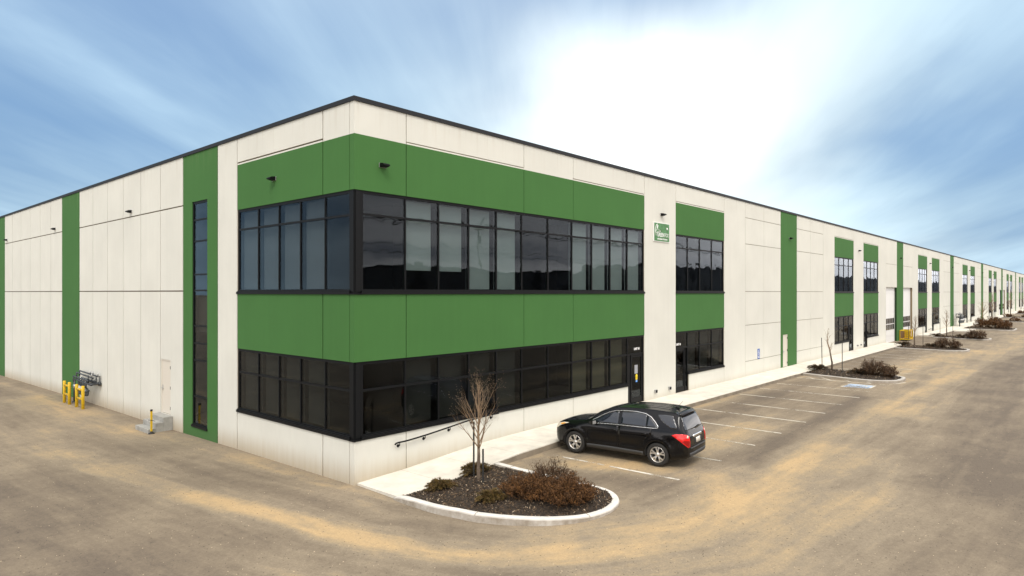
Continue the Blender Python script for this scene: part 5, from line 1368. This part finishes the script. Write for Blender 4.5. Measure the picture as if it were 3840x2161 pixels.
# ------------------------------------------------------------------ neighbouring buildings across the lot (seen in the windows)
def far_building(label, x0, x1, y0, y1, h, side):
    t = thing('far_warehouse', label, 'warehouse', (x0, y0, 0), 0, 'warehouses across the lot mirrored in the windows')
    m = MB(); m.box(0, x1-x0, 0, y1-y0, -1, h)
    m.build('wall', MT['farw'], t)
    m = MB(); L_ = (x1-x0) if side == 'y' else (y1-y0); k = 0; rnd = random.Random(int(x0*3+y0)); a = 4
    while a < L_-6:
        w = rnd.uniform(2.5, 5); hh = rnd.uniform(3, h-1.5)
        if side == 'y': m.box(a, a+w, (y1-y0)+.01, (y1-y0)+.3, -.5, hh+rnd.choice((0, 0, h-hh+.8)))
        else: m.box((x1-x0)+.01, (x1-x0)+.3, a, a+w, -.5, hh)
        a += w+rnd.uniform(5, 12)
    m.build('door_panels', MT['fard'], t)
    m = MB(); m.box(-.1, x1-x0+.1, -.1, y1-y0+.1, h+.002, h+.35); m.build('roof', MT['fard'], t)
far_building('low grey warehouse mirrored in the upper windows of the long facade', -60, 150, -95, -72, 8.7, 'y')
far_building('taller grey warehouse mirrored in the narrow window bays', 165, 520, -110, -80, 12.5, 'y')
far_building('farthest grey warehouse mirrored in the last narrow window bays', 540, 1300, -115, -85, 13.0, 'y')
far_building('dark shed mirrored in the gable upper windows', -110, -84, -20, 40, 7.0, 'x')

GU = 'utility poles across the lot mirrored in the windows'
PX = [-48, 0, 48, 96, 144]
for i, x in enumerate(PX):
    t = thing('utility_pole', ('first', 'second', 'third', 'fourth', 'fifth')[i]+' wooden utility pole across the lot, mirrored in the windows', 'utility pole', (x, -42, -.3), 0, GU)
    m = MB(); m.tube([(0, 0, 0), (0, 0, 14.2)], [.19, .13], 12); m.build('post', MT['bark'], t)
    m = MB(); m.box(-.08, .08, -1.2, 1.2, 13.2, 13.36); m.build('crossarm', MT['bark'], t)
    m = MB(); m.lathe([(.001, 11.2), (.26, 11.2), (.26, 12.1), (.2, 12.2), (.001, 12.2)], 'z', 14, (0, .42, 0)); m.build('transformer', MT['iron'], t)
    for yy in (-1.05, 0.55, 1.05): m = MB(); m.lathe([(.001, 13.36), (.05, 13.36), (.07, 13.45), (.04, 13.55), (.001, 13.55)], 'z', 10, (0, yy, 0)); m.build('insulator', MT['iron'], t)
for k, (yy, zz_) in enumerate(((-1.05, 13.25), (.55, 13.25), (1.05, 13.25), (0.2, 10.6), (.2, 9.7))):
    m = MB(); pts = []
    for a, b in zip(PX, PX[1:]):
        for j in range(8): u = j/8; pts.append((a+(b-a)*u, -42+yy, zz_-1.1*4*u*(1-u)*.7))
    m.tube(pts, .035, 5); tag(m.build('overhead_wire', MT['black']), ('outer top', 'middle top', 'inner top', 'upper low', 'lowest')[k]+' overhead wire strung between the utility poles', 'wire', 'overhead wires between the utility poles')
GLM = 'tall street lamps across the lot mirrored in the windows'
for i, (x, y) in enumerate(((86, -34), (112, -34), (128, -34))):
    t = thing('street_lamp', ('nearest', 'middle', 'farthest')[i]+' tall street lamp across the lot, mirrored in the second window bay', 'street lamp', (x, y, -.2), 0, GLM)
    m = MB(); m.tube([(0,0,0),(0,0,8.6),(0,.5,9.3),(0,1.5,9.6)], [.12,.08,.06,.05], 8); m.build('pole', MT['cap'], t)
    m = MB(); m.tube([(0,1.4,9.6),(0,1.7,9.62),(0,2.1,9.58)], [.08,.16,.06], 8); m.build('lamp_head', MT['cap'], t)
